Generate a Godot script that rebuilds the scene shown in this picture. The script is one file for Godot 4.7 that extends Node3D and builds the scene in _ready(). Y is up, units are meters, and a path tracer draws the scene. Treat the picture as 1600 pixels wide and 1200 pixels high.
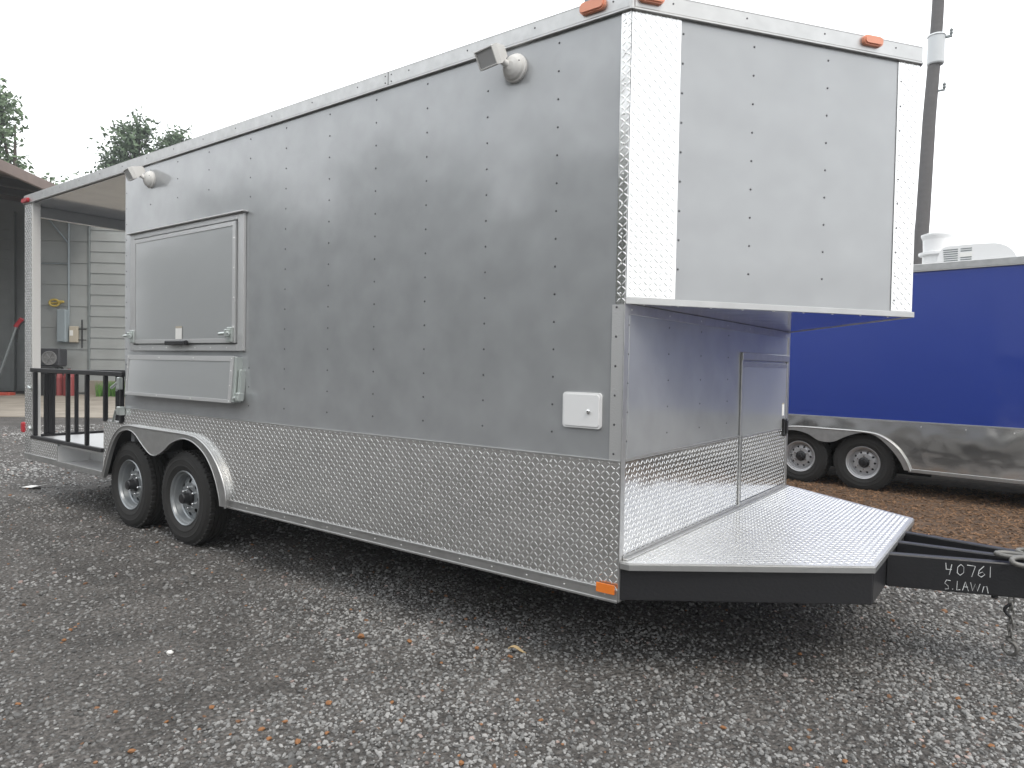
extends Node3D
# A silver-grey concession trailer with a porch, parked on a gravel lot.
# World: x runs forward along the trailer, its near side lies in z = 0, its front near corner at x = 0.

const L := 6.69          # rear end of the trailer at x = -L
const W := 2.56
const NOSE := 0.92
const SKIRT_Y := 0.378
const SKIRT_TOP := 0.987
const WALL_TOP := 2.92
const ROOF_Y := 2.99
const OVER_Y := 1.672    # underside of the overhanging nose
const DECK_Y := 0.557

var M := {}
var rng := RandomNumberGenerator.new()

# ------------------------------------------------------------------ mesh builder
class B:
	var st := SurfaceTool.new()
	var xf := Transform3D.IDENTITY
	func _init(x := Transform3D.IDENTITY):
		st.begin(Mesh.PRIMITIVE_TRIANGLES)
		xf = x
	func v(p: Vector3, n: Vector3):
		st.set_normal((xf.basis * n).normalized())
		st.add_vertex(xf * p)
	func tri_n(a: Vector3, b: Vector3, c: Vector3, na: Vector3, nb: Vector3, nc: Vector3):
		# front faces run clockwise: flip when the winding disagrees with the normals
		if (c - a).cross(b - a).dot(na + nb + nc) < 0.0:
			v(a, na); v(c, nc); v(b, nb)
		else:
			v(a, na); v(b, nb); v(c, nc)
	func tri(a: Vector3, b: Vector3, c: Vector3, out: Vector3):
		var n = (c - a).cross(b - a).normalized()
		if n.dot(out) < 0.0: n = -n
		tri_n(a, b, c, n, n, n)
	func quad(a: Vector3, b: Vector3, c: Vector3, d: Vector3, out: Vector3):
		tri(a, b, c, out); tri(a, c, d, out)
	func quad_n(a: Vector3, b: Vector3, c: Vector3, d: Vector3, na: Vector3, nb: Vector3, nc: Vector3, nd: Vector3):
		tri_n(a, b, c, na, nb, nc); tri_n(a, c, d, na, nc, nd)
	# a box from lo to hi with chamfered edges
	func box(lo: Vector3, hi: Vector3, ch := 0.002):
		var c = (lo + hi) * 0.5
		var h = (hi - lo) * 0.5
		ch = min(ch, min(h.x, min(h.y, h.z)) * 0.45)
		var ax = [Vector3(1, 0, 0), Vector3(0, 1, 0), Vector3(0, 0, 1)]
		for i in 3:
			var j = (i + 1) % 3
			var k = (i + 2) % 3
			for s in [-1.0, 1.0]:
				var n = ax[i] * s
				var o = c + n * h[i]
				var u = ax[j] * (h[j] - ch)
				var w = ax[k] * (h[k] - ch)
				quad(o - u - w, o + u - w, o + u + w, o - u + w, n)
				# chamfer between +-i and +-j, along k
				for t in [-1.0, 1.0]:
					var m = ax[j] * t
					var p = c + n * h[i] + m * (h[j] - ch)
					var q = c + n * (h[i] - ch) + m * h[j]
					quad(p - w, p + w, q + w, q - w, n + m)
		for sx in [-1.0, 1.0]:
			for sy in [-1.0, 1.0]:
				for sz in [-1.0, 1.0]:
					var s = Vector3(sx, sy, sz)
					var b = h - Vector3(ch, ch, ch)
					tri(c + s * Vector3(h.x, b.y, b.z), c + s * Vector3(b.x, h.y, b.z), c + s * Vector3(b.x, b.y, h.z), s)
	# polygon in (x, y), drawn out from z0 to z1
	func extr(poly: PackedVector2Array, z0: float, z1: float):
		var idx = Geometry2D.triangulate_polygon(poly)
		for i in range(0, idx.size(), 3):
			var a = poly[idx[i]]; var b = poly[idx[i + 1]]; var c = poly[idx[i + 2]]
			for z in [z0, z1]:
				tri(Vector3(a.x, a.y, z), Vector3(b.x, b.y, z), Vector3(c.x, c.y, z), Vector3(0, 0, z - (z0 + z1) * 0.5))
		var ccw = not Geometry2D.is_polygon_clockwise(poly)
		for i in poly.size():
			var a = poly[i]
			var b = poly[(i + 1) % poly.size()]
			var e = b - a
			var n = Vector3(e.y, -e.x, 0) if ccw else Vector3(-e.y, e.x, 0)
			quad(Vector3(a.x, a.y, z0), Vector3(b.x, b.y, z0), Vector3(b.x, b.y, z1), Vector3(a.x, a.y, z1), n)
	# a round bar along points; r may be a float or an array
	func tube(pts: Array, r, sides := 8, closed := false):
		var n = pts.size()
		var rings = []
		var nrm = []
		var up = Vector3.UP
		for i in n:
			var a = pts[(i - 1 + n) % n] if (closed or i > 0) else pts[i]
			var b = pts[(i + 1) % n] if (closed or i < n - 1) else pts[i]
			var t = (b - a).normalized()
			if i == 0: up = Vector3.UP if abs(t.y) < 0.9 else Vector3.RIGHT
			var sd = t.cross(up).normalized()
			up = sd.cross(t).normalized()
			var rr = r[i] if r is Array else r
			var ring = []
			var rn = []
			for k in sides:
				var an = TAU * k / sides
				var d = sd * cos(an) + up * sin(an)
				ring.append(pts[i] + d * rr); rn.append(d)
			rings.append(ring); nrm.append(rn)
		for i in (n if closed else n - 1):
			var j = (i + 1) % n
			for k in sides:
				var l = (k + 1) % sides
				quad_n(rings[i][k], rings[i][l], rings[j][l], rings[j][k], nrm[i][k], nrm[i][l], nrm[j][l], nrm[j][k])
		if not closed:
			for e in [0, n - 1]:
				var t = (pts[0] - pts[1]) if e == 0 else (pts[n - 1] - pts[n - 2])
				for k in range(1, sides - 1):
					tri(rings[e][0], rings[e][k], rings[e][k + 1], t)
	# profile of (radius, height) turned about the local y axis
	func lathe(prof: Array, sides := 24, a0 := 0.0, a1 := TAU):
		for i in prof.size() - 1:
			var p = prof[i]; var q = prof[i + 1]
			var e = q - p
			if e.length() < 1e-6: continue
			var n2 = Vector2(e.y, -e.x).normalized()
			for k in sides:
				var t0 = a0 + (a1 - a0) * k / sides
				var t1 = a0 + (a1 - a0) * (k + 1) / sides
				var d0 = Vector3(cos(t0), 0, sin(t0)); var d1 = Vector3(cos(t1), 0, sin(t1))
				var m0 = d0 * n2.x + Vector3(0, n2.y, 0); var m1 = d1 * n2.x + Vector3(0, n2.y, 0)
				var A = d0 * p.x + Vector3(0, p.y, 0); var Bq = d1 * p.x + Vector3(0, p.y, 0)
				var C = d1 * q.x + Vector3(0, q.y, 0); var D = d0 * q.x + Vector3(0, q.y, 0)
				if p.x < 1e-6: tri_n(A, C, D, m0, m1, m0)
				elif q.x < 1e-6: tri_n(A, Bq, C, m0, m1, m1)
				else: quad_n(A, Bq, C, D, m0, m1, m1, m0)
	func mesh() -> ArrayMesh:
		return st.commit()

# ------------------------------------------------------------------ naming
var used := {}
func numbered(parent: Node, called: String) -> String:
	var key = str(parent.get_instance_id()) + called
	var n = used.get(key, 0)
	used[key] = n + 1
	return called if n == 0 else "%s_%03d" % [called, n]

func part(parent: Node, called: String, b, mat: Material, label := "") -> MeshInstance3D:
	var o := MeshInstance3D.new()
	o.name = numbered(parent, called)
	o.mesh = b.mesh() if b is B else b
	o.material_override = mat
	parent.add_child(o, true)
	if label: o.set_meta("label", label)
	return o

func thing(called: String, label: String, category: String, at := Vector3.ZERO, turn := 0.0, group := "") -> Node3D:
	var o := Node3D.new()
	o.name = numbered(self, called)
	add_child(o, true)
	o.position = at
	o.rotation.y = turn
	tag(o, label, category, group)
	return o

func tag(o: Node, label: String, category: String, group := "", kind := ""):
	if label: o.set_meta("label", label)
	if category: o.set_meta("category", category)
	if group: o.set_meta("group", group)
	if kind: o.set_meta("kind", kind)

func many(parent: Node, called: String, mesh: Mesh, mat: Material, xfs: Array, cols = null, label := "") -> MultiMeshInstance3D:
	var mm := MultiMesh.new()
	mm.transform_format = MultiMesh.TRANSFORM_3D
	mm.use_colors = cols != null
	mm.mesh = mesh
	mm.instance_count = xfs.size()
	for i in xfs.size():
		mm.set_instance_transform(i, xfs[i])
		if cols != null: mm.set_instance_color(i, cols[i])
	var o := MultiMeshInstance3D.new()
	o.name = numbered(parent, called)
	o.multimesh = mm
	o.material_override = mat
	parent.add_child(o, true)
	o.set_meta("kind", "stuff")
	if label: o.set_meta("label", label)
	return o

# ------------------------------------------------------------------ materials
func noise_image(size: int, freq: float, oct: int, seed_: int, kind := FastNoiseLite.TYPE_SIMPLEX_SMOOTH) -> Image:
	var n := FastNoiseLite.new()
	n.noise_type = kind
	n.seed = seed_
	n.frequency = freq
	n.fractal_octaves = oct
	return n.get_seamless_image(size, size)

func ramp_texture(size: int, freq: float, oct: int, seed_: int, lo: Color, hi: Color, gamma := 1.0, kind := FastNoiseLite.TYPE_SIMPLEX_SMOOTH) -> ImageTexture:
	# lo and hi are linear colours
	var im = noise_image(size, freq, oct, seed_, kind)
	var out := Image.create(size, size, true, Image.FORMAT_RGB8)
	for y in size:
		for x in size:
			out.set_pixel(x, y, lo.lerp(hi, pow(im.get_pixel(x, y).r, gamma)).linear_to_srgb())
	out.generate_mipmaps()
	return ImageTexture.create_from_image(out)

func normal_texture(size: int, freq: float, oct: int, seed_: int, strength: float, kind := FastNoiseLite.TYPE_SIMPLEX_SMOOTH) -> ImageTexture:
	var im = noise_image(size, freq, oct, seed_, kind)
	im.bump_map_to_normal_map(strength)
	im.generate_mipmaps()
	return ImageTexture.create_from_image(im)

func mat(c: Color, rough := 0.6, metal := 0.0) -> StandardMaterial3D:
	var m := StandardMaterial3D.new()
	m.albedo_color = c.linear_to_srgb()
	m.roughness = rough
	m.metallic = metal
	return m

func tri_tex(m: StandardMaterial3D, scale: float, world := false) -> StandardMaterial3D:
	m.uv1_triplanar = true
	m.uv1_world_triplanar = world
	m.uv1_scale = Vector3.ONE * scale
	return m

func make_materials():
	var wavy = normal_texture(256, 0.012, 2, 11, 2.0)
	var fine = normal_texture(256, 0.12, 3, 12, 3.0)
	var scuff = ramp_texture(256, 0.02, 5, 13, Color(0.82, 0.82, 0.82), Color(1, 1, 1))
	# silver-grey metallic paint on thin sheet that is never quite flat
	var p = tri_tex(mat(Color(0.365, 0.375, 0.385), 0.36, 0.3), 0.7)
	p.normal_enabled = true; p.normal_texture = wavy; p.normal_scale = 0.17
	p.albedo_texture = scuff
	p.clearcoat_enabled = true; p.clearcoat = 1.0; p.clearcoat_roughness = 0.09
	M.paint = p
	var pd = tri_tex(mat(Color(0.40, 0.41, 0.415), 0.36, 0.3), 1.1)
	pd.normal_enabled = true; pd.normal_texture = wavy; pd.normal_scale = 0.2
	pd.clearcoat_enabled = true; pd.clearcoat = 1.0; pd.clearcoat_roughness = 0.1
	M.paint_door = pd
	var al = tri_tex(mat(Color(0.52, 0.52, 0.515), 0.38, 0.85), 2.0)
	al.albedo_texture = scuff
	M.alum = al
	M.mill = tri_tex(mat(Color(0.58, 0.58, 0.58), 0.42, 0.65), 3.0)
	M.mill.normal_enabled = true; M.mill.normal_texture = fine; M.mill.normal_scale = 0.15
	var dp = tri_tex(mat(Color(0.76, 0.76, 0.75), 0.17, 0.9), 1.3)
	dp.normal_enabled = true; dp.normal_texture = wavy; dp.normal_scale = 0.25
	dp.albedo_texture = scuff
	M.plate = dp
	var dkm = tri_tex(mat(Color(0.9, 0.9, 0.89), 0.30, 0.75), 1.3)
	dkm.albedo_texture = scuff
	M.deck = dkm
	M.tread_deck = mat(Color(0.9, 0.9, 0.89), 0.22, 1.0)
	M.tread = mat(Color(0.84, 0.84, 0.83), 0.2, 0.85)
	var mir = tri_tex(mat(Color(0.86, 0.85, 0.83), 0.12, 1.0), 0.9)
	mir.normal_enabled = true; mir.normal_texture = wavy; mir.normal_scale = 0.28
	M.mirror = mir
	M.screw = mat(Color(0.10, 0.10, 0.105), 0.45, 0.6)
	M.bright_screw = mat(Color(0.75, 0.75, 0.74), 0.3, 0.9)
	M.black = tri_tex(mat(Color(0.016, 0.016, 0.018), 0.36), 2.0)
	M.black.normal_enabled = true; M.black.normal_texture = fine; M.black.normal_scale = 0.12
	M.seam = mat(Color(0.02, 0.02, 0.02), 0.7)
	M.liner = mat(Color(0.02, 0.02, 0.02), 0.8)
	M.under = mat(Color(0.03, 0.03, 0.03), 0.8)
	M.rubber = tri_tex(mat(Color(0.022, 0.021, 0.020), 0.82), 5.0)
	M.rubber.normal_enabled = true; M.rubber.normal_texture = fine; M.rubber.normal_scale = 0.4
	M.rim = mat(Color(0.27, 0.285, 0.295), 0.35, 0.5)
	M.rim_pale = mat(Color(0.46, 0.46, 0.47), 0.4, 0.4)
	M.chrome = mat(Color(0.8, 0.8, 0.8), 0.12, 1.0)
	M.zinc = mat(Color(0.6, 0.64, 0.62), 0.35, 0.8)
	M.white_plastic = mat(Color(0.74, 0.74, 0.74), 0.4)
	M.lamp_white = mat(Color(0.66, 0.65, 0.63), 0.5)
	M.lens = mat(Color(0.42, 0.42, 0.42), 0.15)
	M.lens.clearcoat_enabled = true
	M.amber = mat(Color(0.75, 0.20, 0.03), 0.25)
	M.amber_dull = mat(Color(0.80, 0.33, 0.21), 0.4)
	M.red = mat(Color(0.42, 0.03, 0.04), 0.35)
	M.paper = mat(Color(0.75, 0.74, 0.71), 0.8)
	M.yellow = mat(Color(0.50, 0.37, 0.08), 0.6)
	M.chalk = mat(Color(0.66, 0.68, 0.68), 0.95)
	M.chain = mat(Color(0.17, 0.165, 0.155), 0.5, 0.5)
	M.floor_alum = tri_tex(mat(Color(0.72, 0.72, 0.72), 0.4, 0.5), 2.0)
	M.blue = tri_tex(mat(Color(0.004, 0.03, 0.25), 0.42), 0.5)
	M.blue.normal_enabled = true; M.blue.normal_texture = wavy; M.blue.normal_scale = 0.2
	M.blue.clearcoat_enabled = true; M.blue.clearcoat = 0.8; M.blue.clearcoat_roughness = 0.06
	# ground
	var fine_n = noise_image(1024, 0.14, 5, 21)
	var wide_n = noise_image(1024, 0.008, 3, 23)
	var gi := Image.create(1024, 1024, true, Image.FORMAT_RGB8)
	for y in 1024:
		for x in 1024:
			var t = pow(fine_n.get_pixel(x, y).r, 1.3)
			var k = lerpf(0.7, 1.5, wide_n.get_pixel(x, y).r)
			gi.set_pixel(x, y, Color((0.026 + 0.122 * t) * k, (0.0235 + 0.113 * t) * k, (0.0215 + 0.106 * t) * k).linear_to_srgb())
	gi.generate_mipmaps()
	var gt = ImageTexture.create_from_image(gi)
	M.gravel = tri_tex(mat(Color(1, 1, 1), 0.9), 0.22, true)
	M.gravel.albedo_texture = gt
	M.gravel.normal_enabled = true
	M.gravel.normal_texture = normal_texture(1024, 0.15, 4, 22, 7.0)
	M.stone = mat(Color(1, 1, 1), 0.75)
	M.stone.vertex_color_use_as_albedo = true
	M.rust_stone = tri_tex(mat(Color(0.27, 0.125, 0.052), 0.85), 18.0)
	M.rust_stone.albedo_texture = scuff
	M.mulch = tri_tex(mat(Color(1, 1, 1), 0.95), 0.6, true)
	M.mulch.albedo_texture = ramp_texture(256, 0.06, 4, 31, Color(0.035, 0.023, 0.015), Color(0.15, 0.088, 0.05))
	M.concrete = tri_tex(mat(Color(1, 1, 1), 0.9), 0.12, true)
	M.concrete.albedo_texture = ramp_texture(256, 0.03, 5, 33, Color(0.20, 0.175, 0.145), Color(0.34, 0.30, 0.25))
	M.siding = tri_tex(mat(Color(0.36, 0.375, 0.37), 0.5, 0.1), 0.15)
	M.siding.albedo_texture = scuff
	M.steel_dull = mat(Color(0.22, 0.24, 0.24), 0.5, 0.4)
	M.roof_rust = tri_tex(mat(Color(0.20, 0.15, 0.13), 0.7), 0.3)
	M.roof_rust.albedo_texture = scuff
	M.dark_wood = mat(Color(0.05, 0.045, 0.042), 0.85)
	M.wood = tri_tex(mat(Color(0.13, 0.125, 0.125), 0.9), 1.0)
	M.wood.albedo_texture = scuff
	M.bark = mat(Color(0.07, 0.055, 0.045), 0.9)
	M.leaf = mat(Color(1, 1, 1), 0.6)
	M.leaf.vertex_color_use_as_albedo = true
	M.leaf.backlight_enabled = true
	M.leaf.backlight = Color(0.10, 0.14, 0.05)
	M.grey_box = mat(Color(0.26, 0.30, 0.32), 0.5)
	M.beige = mat(Color(0.45, 0.40, 0.32), 0.6)

# ------------------------------------------------------------------ small shared meshes
func dome_mesh(r: float, h: float) -> ArrayMesh:      # a screw head, its axis along +z
	var b = B.new(Transform3D(Basis(Vector3.RIGHT, PI / 2), Vector3.ZERO))
	b.lathe([Vector2(r, 0), Vector2(r * 0.85, h * 0.6), Vector2(r * 0.5, h * 0.95), Vector2(0, h)], 8)
	return b.mesh()

func tread_mesh() -> ArrayMesh:      # one raised lozenge of diamond plate, along x, proud in +z
	var b = B.new()
	var n := 6
	var len_ := 0.0128
	var P = []; var N = []
	for i in n + 1:
		var t = -1.0 + 2.0 * i / n
		var w = 0.0034 * sqrt(max(0.0, 1.0 - t * t * 0.985))
		var h = 0.0017 * sqrt(max(0.0, 1.0 - t * t * 0.97))
		P.append([Vector3(t * len_, -w, 0), Vector3(t * len_, -w * 0.45, h * 0.85), Vector3(t * len_, w * 0.45, h * 0.85), Vector3(t * len_, w, 0)])
		N.append([Vector3(t * 0.3, -0.8, 0.8).normalized(), Vector3(t * 0.2, -0.25, 1).normalized(), Vector3(t * 0.2, 0.25, 1).normalized(), Vector3(t * 0.3, 0.8, 0.8).normalized()])
	for i in n:
		for k in 3:
			b.quad_n(P[i][k], P[i + 1][k], P[i + 1][k + 1], P[i][k + 1], N[i][k], N[i + 1][k], N[i + 1][k + 1], N[i][k + 1])
	return b.mesh()

var TREAD: ArrayMesh
# treads over a polygon given in the frame's own x, y; they stand out along its z
func treads(parent: Node, poly: PackedVector2Array, frame: Transform3D, mats := "tread"):
	var lo = poly[0]; var hi = poly[0]
	for p in poly:
		lo = Vector2(min(lo.x, p.x), min(lo.y, p.y)); hi = Vector2(max(hi.x, p.x), max(hi.y, p.y))
	var pitch := 0.0248
	var xfs = []
	for j in int((hi.y - lo.y) / pitch) + 1:
		for i in int((hi.x - lo.x) / pitch) + 1:
			var p = lo + Vector2(i + 0.5, j + 0.5) * pitch
			if not Geometry2D.is_point_in_polygon(p, poly): continue
			var a = PI / 4 if (i + j) % 2 == 0 else -PI / 4
			xfs.append(frame * Transform3D(Basis(Vector3(0, 0, 1), a), Vector3(p.x, p.y, 0)))
	return many(parent, "tread_pattern", TREAD, M[mats], xfs)

func rivets(parent: Node, spots: Array, frame: Transform3D, m: Material, r := 0.0048):
	var xfs = []
	for p in spots: xfs.append(frame * Transform3D(Basis(), p))
	return many(parent, "rivet", dome_mesh(r, r * 0.6), m, xfs)

func rect(x0, y0, x1, y1) -> PackedVector2Array:
	return PackedVector2Array([Vector2(x0, y0), Vector2(x1, y0), Vector2(x1, y1), Vector2(x0, y1)])

func rounded(x0, y0, x1, y1, r, n := 5) -> PackedVector2Array:
	var out := PackedVector2Array()
	for c in [[x1 - r, y1 - r, 0.0], [x0 + r, y1 - r, PI / 2], [x0 + r, y0 + r, PI], [x1 - r, y0 + r, 1.5 * PI]]:
		for i in n + 1:
			var a = c[2] + PI / 2 * i / n
			out.append(Vector2(c[0] + cos(a) * r, c[1] + sin(a) * r))
	return out

func smooth(pts: Array, steps := 5) -> PackedVector2Array:     # a curve through the points
	var out := PackedVector2Array()
	for i in pts.size() - 1:
		var p0 = pts[max(i - 1, 0)]; var p3 = pts[min(i + 2, pts.size() - 1)]
		for k in steps:
			out.append(pts[i].cubic_interpolate(pts[i + 1], p0, p3, float(k) / steps))
	out.append(pts[-1])
	return out

func rock_mesh(seed_: int, flat := 0.62) -> ArrayMesh:
	var r := RandomNumberGenerator.new()
	r.seed = seed_
	var t := (1.0 + sqrt(5.0)) / 2.0
	var V = [Vector3(-1, t, 0), Vector3(1, t, 0), Vector3(-1, -t, 0), Vector3(1, -t, 0), Vector3(0, -1, t), Vector3(0, 1, t), Vector3(0, -1, -t), Vector3(0, 1, -t), Vector3(t, 0, -1), Vector3(t, 0, 1), Vector3(-t, 0, -1), Vector3(-t, 0, 1)]
	var F = [[0, 11, 5], [0, 5, 1], [0, 1, 7], [0, 7, 10], [0, 10, 11], [1, 5, 9], [5, 11, 4], [11, 10, 2], [10, 7, 6], [7, 1, 8], [3, 9, 4], [3, 4, 2], [3, 2, 6], [3, 6, 8], [3, 8, 9], [4, 9, 5], [2, 4, 11], [6, 2, 10], [8, 6, 7], [9, 8, 1]]
	var s := Vector3(r.randf_range(0.8, 1.15), flat, r.randf_range(0.6, 0.95))
	for i in 12: V[i] = V[i].normalized() * r.randf_range(0.72, 1.18) * s
	var b = B.new()
	for f in F: b.tri(V[f[0]], V[f[1]], V[f[2]], V[f[0]] + V[f[1]] + V[f[2]])
	return b.mesh()

# ------------------------------------------------------------------ ground
var hn := FastNoiseLite.new()
var patch := FastNoiseLite.new()
func ground_y(x: float, z: float) -> float:
	var fade = clampf(1.0 - (Vector2(x + 2, z).length() - 8.0) / 6.0, 0.0, 1.0)
	return hn.get_noise_2d(x, z) * 0.014 * fade

func build_ground():
	hn.seed = 5; hn.frequency = 0.5; hn.fractal_octaves = 3
	patch.seed = 8; patch.frequency = 0.42; patch.fractal_octaves = 3
	var xs = []; var zs = []
	var x := -400.0
	var edges = [-400.0, -200, -100, -60, -40, -28, -20, -16, -14]
	xs.append_array(edges)
	while xs[-1] < 4.0: xs.append(xs[-1] + 0.2)
	xs.append_array([6.0, 9, 14, 20, 40, 100, 200, 400])
	zs.append_array([-400.0, -200, -100, -50, -30, -20, -14, -10, -8])
	while zs[-1] < 3.4: zs.append(zs[-1] + 0.2)
	zs.append_array([6.0, 9, 14, 20, 40, 100, 200, 400])
	var st := SurfaceTool.new()
	st.begin(Mesh.PRIMITIVE_TRIANGLES)
	for i in xs.size():
		for j in zs.size():
			st.add_vertex(Vector3(xs[i], ground_y(xs[i], zs[j]), zs[j]))
	var nz = zs.size()
	for i in xs.size() - 1:
		for j in nz - 1:
			var a = i * nz + j
			for k in [a, a + nz, a + nz + 1, a, a + nz + 1, a + 1]: st.add_index(k)
	st.generate_normals()
	var g = part(self, "gravel_ground", st.commit(), M.gravel)
	tag(g, "dark grey gravel lot under the trailers", "ground", "", "structure")

	# loose stones, the nearer the smaller and the denser
	var cam := Vector2(1.4, 2.68)
	var sets = [[], [], [], []]
	var cols = [[], [], [], []]
	rng.seed = 77
	for band in [[-7.0, 4.0, -4.4, 2.6, 1.2, 4.6, 4600.0, 0.0050, 0.0135], [-12.0, 8.0, -8.0, 6.0, 4.6, 8.5, 1700.0, 0.007, 0.017], [-19.0, 12.0, -12.0, 8.0, 8.5, 17.0, 480.0, 0.010, 0.022]]:
		var count = int((band[1] - band[0]) * (band[3] - band[2]) * band[6])
		for i in count:
			var px = rng.randf_range(band[0], band[1]); var pz = rng.randf_range(band[2], band[3])
			var roll = rng.randf()
			var d = Vector2(px, pz).distance_to(cam)
			if d < band[4] or d >= band[5]: continue
			if px < -15.4: continue
			# loose and pale towards the drawbar, packed and dark along the trailer's side
			var loose = clampf(0.55 + patch.get_noise_2d(px, pz) * 0.9 + clampf((px + 0.2) * 0.5, -0.1, 0.6), 0.35, 1.0)
			if roll > loose: continue
			var s = lerpf(band[7], band[8], pow(rng.randf(), 2.0))
			if rng.randf() < 0.03: s *= 1.5
			var bs = Basis.from_euler(Vector3(rng.randf_range(-0.5, 0.5), rng.randf() * TAU, rng.randf_range(-0.5, 0.5))).scaled_local(Vector3.ONE * s)
			var k = rng.randi() % 4
			sets[k].append(Transform3D(bs, Vector3(px, ground_y(px, pz) + s * rng.randf_range(-0.15, 0.35), pz)))
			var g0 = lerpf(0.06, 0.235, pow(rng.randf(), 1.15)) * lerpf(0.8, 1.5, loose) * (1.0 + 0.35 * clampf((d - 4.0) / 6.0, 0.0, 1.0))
			var c = Color(g0, g0 * 0.985, g0 * 0.96)
			var u = rng.randf()
			if u < 0.012: c = Color(0.24, 0.12, 0.06) * rng.randf_range(0.5, 1.1)
			elif u < 0.03: c = Color(g0 * 1.25, g0 * 0.95, g0 * 0.85)
			elif u < 0.032: c = Color(0.34, 0.34, 0.33)
			c.a = 1.0
			cols[k].append(c)
	for k in 4:
		var o = many(self, "loose_gravel", rock_mesh(40 + k), M.stone, sets[k], cols[k])
		tag(o, "loose grey gravel stones strewn over the lot", "gravel")

	# the brown bed of wood chips under the blue trailer
	var b = B.new(Transform3D(Basis(Vector3.RIGHT, -PI / 2), Vector3.ZERO))
	var edge = smooth([Vector2(-9, 3.9), Vector2(-5, 4.05), Vector2(-2, 4.2), Vector2(0.2, 4.0), Vector2(0.8, 3.82), Vector2(1.4, 4.02), Vector2(2.2, 3.9), Vector2(4, 4.1), Vector2(7, 4.0)])
	var poly := PackedVector2Array(edge)
	poly.append(Vector2(7, 9.5)); poly.append(Vector2(-9, 9.5))
	b.extr(poly, 0.0, 0.022)
	tag(part(self, "mulch_bed", b, M.mulch), "brown bed of wood chips under the blue trailer", "ground", "", "structure")
	var chips = []; var ccols = []
	var cb = B.new(); cb.box(Vector3(-1, -0.16, -0.3), Vector3(1, 0.16, 0.3), 0.05)
	for i in 16000:
		var p = Vector2(rng.randf_range(-2.6, 4.6), rng.randf_range(3.7, 7.2))
		if not Geometry2D.is_point_in_polygon(p, poly) and rng.randf() > 0.25: continue
		var s = rng.randf_range(0.008, 0.024)
		chips.append(Transform3D(Basis.from_euler(Vector3(rng.randf_range(-0.6, 0.6), rng.randf() * TAU, rng.randf_range(-0.6, 0.6))).scaled_local(Vector3.ONE * s), Vector3(p.x, 0.026, -p.y)))
		var g0 = rng.randf_range(0.35, 1.3)
		ccols.append(Color(0.20 * g0, 0.112 * g0, 0.058 * g0))
	tag(many(self, "wood_chips", cb.mesh(), M.stone, chips, ccols), "brown wood chips lying on the bed under the blue trailer", "mulch")

	# single stones one can point at
	var rust = [[-1.462, 1.425], [-1.224, 1.342], [-1.116, 1.522], [-0.876, 1.057], [-0.683, 1.011], [-0.753, 0.296], [-0.543, 0.044], [-0.663, 0.696], [-0.102, 0.431], [-0.865, 0.858], [-0.15, 0.856], [-0.893, 1.15], [-0.812, 1.172], [-0.711, 1.119], [-1.199, 1.174], [-2.385, 1.261], [-1.82, 1.639], [-2.495, 1.191], [-3.844, 0.086], [-1.053, 0.204], [-0.732, 0.064], [0.736, 0.032], [0.486, 0.036], [1.197, -0.827], [1.329, -0.462], [1.327, -0.846], [0.825, -1.716], [0.788, -1.842], [0.539, -0.883], [0.914, 0.001]]
	var rust_labels = ["second from the left of the rusty orange stones in the lower left gravel", "third from the left of the rusty orange stones in the lower left gravel", "first from the left of the rusty orange stones along the bottom edge of the picture", "sixth from the left of the rusty orange stones in the lower left gravel", "first from the left of the rusty orange stones in the lower middle gravel", "second from the left of the rusty orange stones in the shade beside the dry leaf", "fourth from the left of the rusty orange stones in the shade beside the dry leaf", "third from the left of the rusty orange stones in the lower middle gravel", "fourth from the left of the rusty orange stones in the lower middle gravel", "second from the left of the rusty orange stones in the lower middle gravel", "fourth from the left of the rusty orange stones along the bottom edge of the picture", "fifth from the left of the rusty orange stones in the lower left gravel", "second from the left of the rusty orange stones along the bottom edge of the picture", "third from the left of the rusty orange stones along the bottom edge of the picture", "fourth from the left of the rusty orange stones in the lower left gravel", "first from the left of the rusty orange stones far left of the wheels", "first from the left of the rusty orange stones in the lower left gravel", "second from the left of the rusty orange stones far left of the wheels", "rusty orange stone just ahead of the front wheel", "first from the left of the rusty orange stones in the shade beside the dry leaf", "third from the left of the rusty orange stones in the shade beside the dry leaf", "second from the left of the rusty orange stones below the black tongue frame", "first from the left of the rusty orange stones below the black tongue frame", "first from the left of the rusty orange stones below the hanging chain hook", "second from the left of the rusty orange stones below the hanging chain hook", "third from the left of the rusty orange stones below the hanging chain hook", "second from the left of the rusty orange stones under the nearest drawbar", "first from the left of the rusty orange stones under the nearest drawbar", "third from the left of the rusty orange stones below the black tongue frame", "fourth from the left of the rusty orange stones below the black tongue frame"]
	for i in rust.size():
		var o = part(self, "rusty_stone", rock_mesh(90 + i % 5, 0.5), M.rust_stone)
		var s = rng.randf_range(0.011, 0.019)
		o.transform = Transform3D(Basis(Vector3.UP, rng.randf() * TAU).scaled(Vector3.ONE * s), Vector3(rust[i][0], ground_y(rust[i][0], rust[i][1]) + s * 0.35, rust[i][1]))
		tag(o, rust_labels[i], "stone", "rusty orange stones in the gravel")
	var big = part(self, "tan_stone", rock_mesh(97, 0.7), M.rust_stone)
	big.transform = Transform3D(Basis(Vector3.UP, 0.7).scaled(Vector3.ONE * 0.023), Vector3(-1.272, 0.012, 0.33))
	tag(big, "round tan stone, the tallest pebble in the gravel beside the trailer", "stone")
	var wst = part(self, "white_stone", rock_mesh(98, 0.55), M.paper)
	wst.transform = Transform3D(Basis(Vector3.UP, 0.4).scaled(Vector3.ONE * 0.02), Vector3(-1.826, 0.008, 1.022))
	tag(wst, "single white pebble in the dark gravel left of the wheels", "stone")
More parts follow.
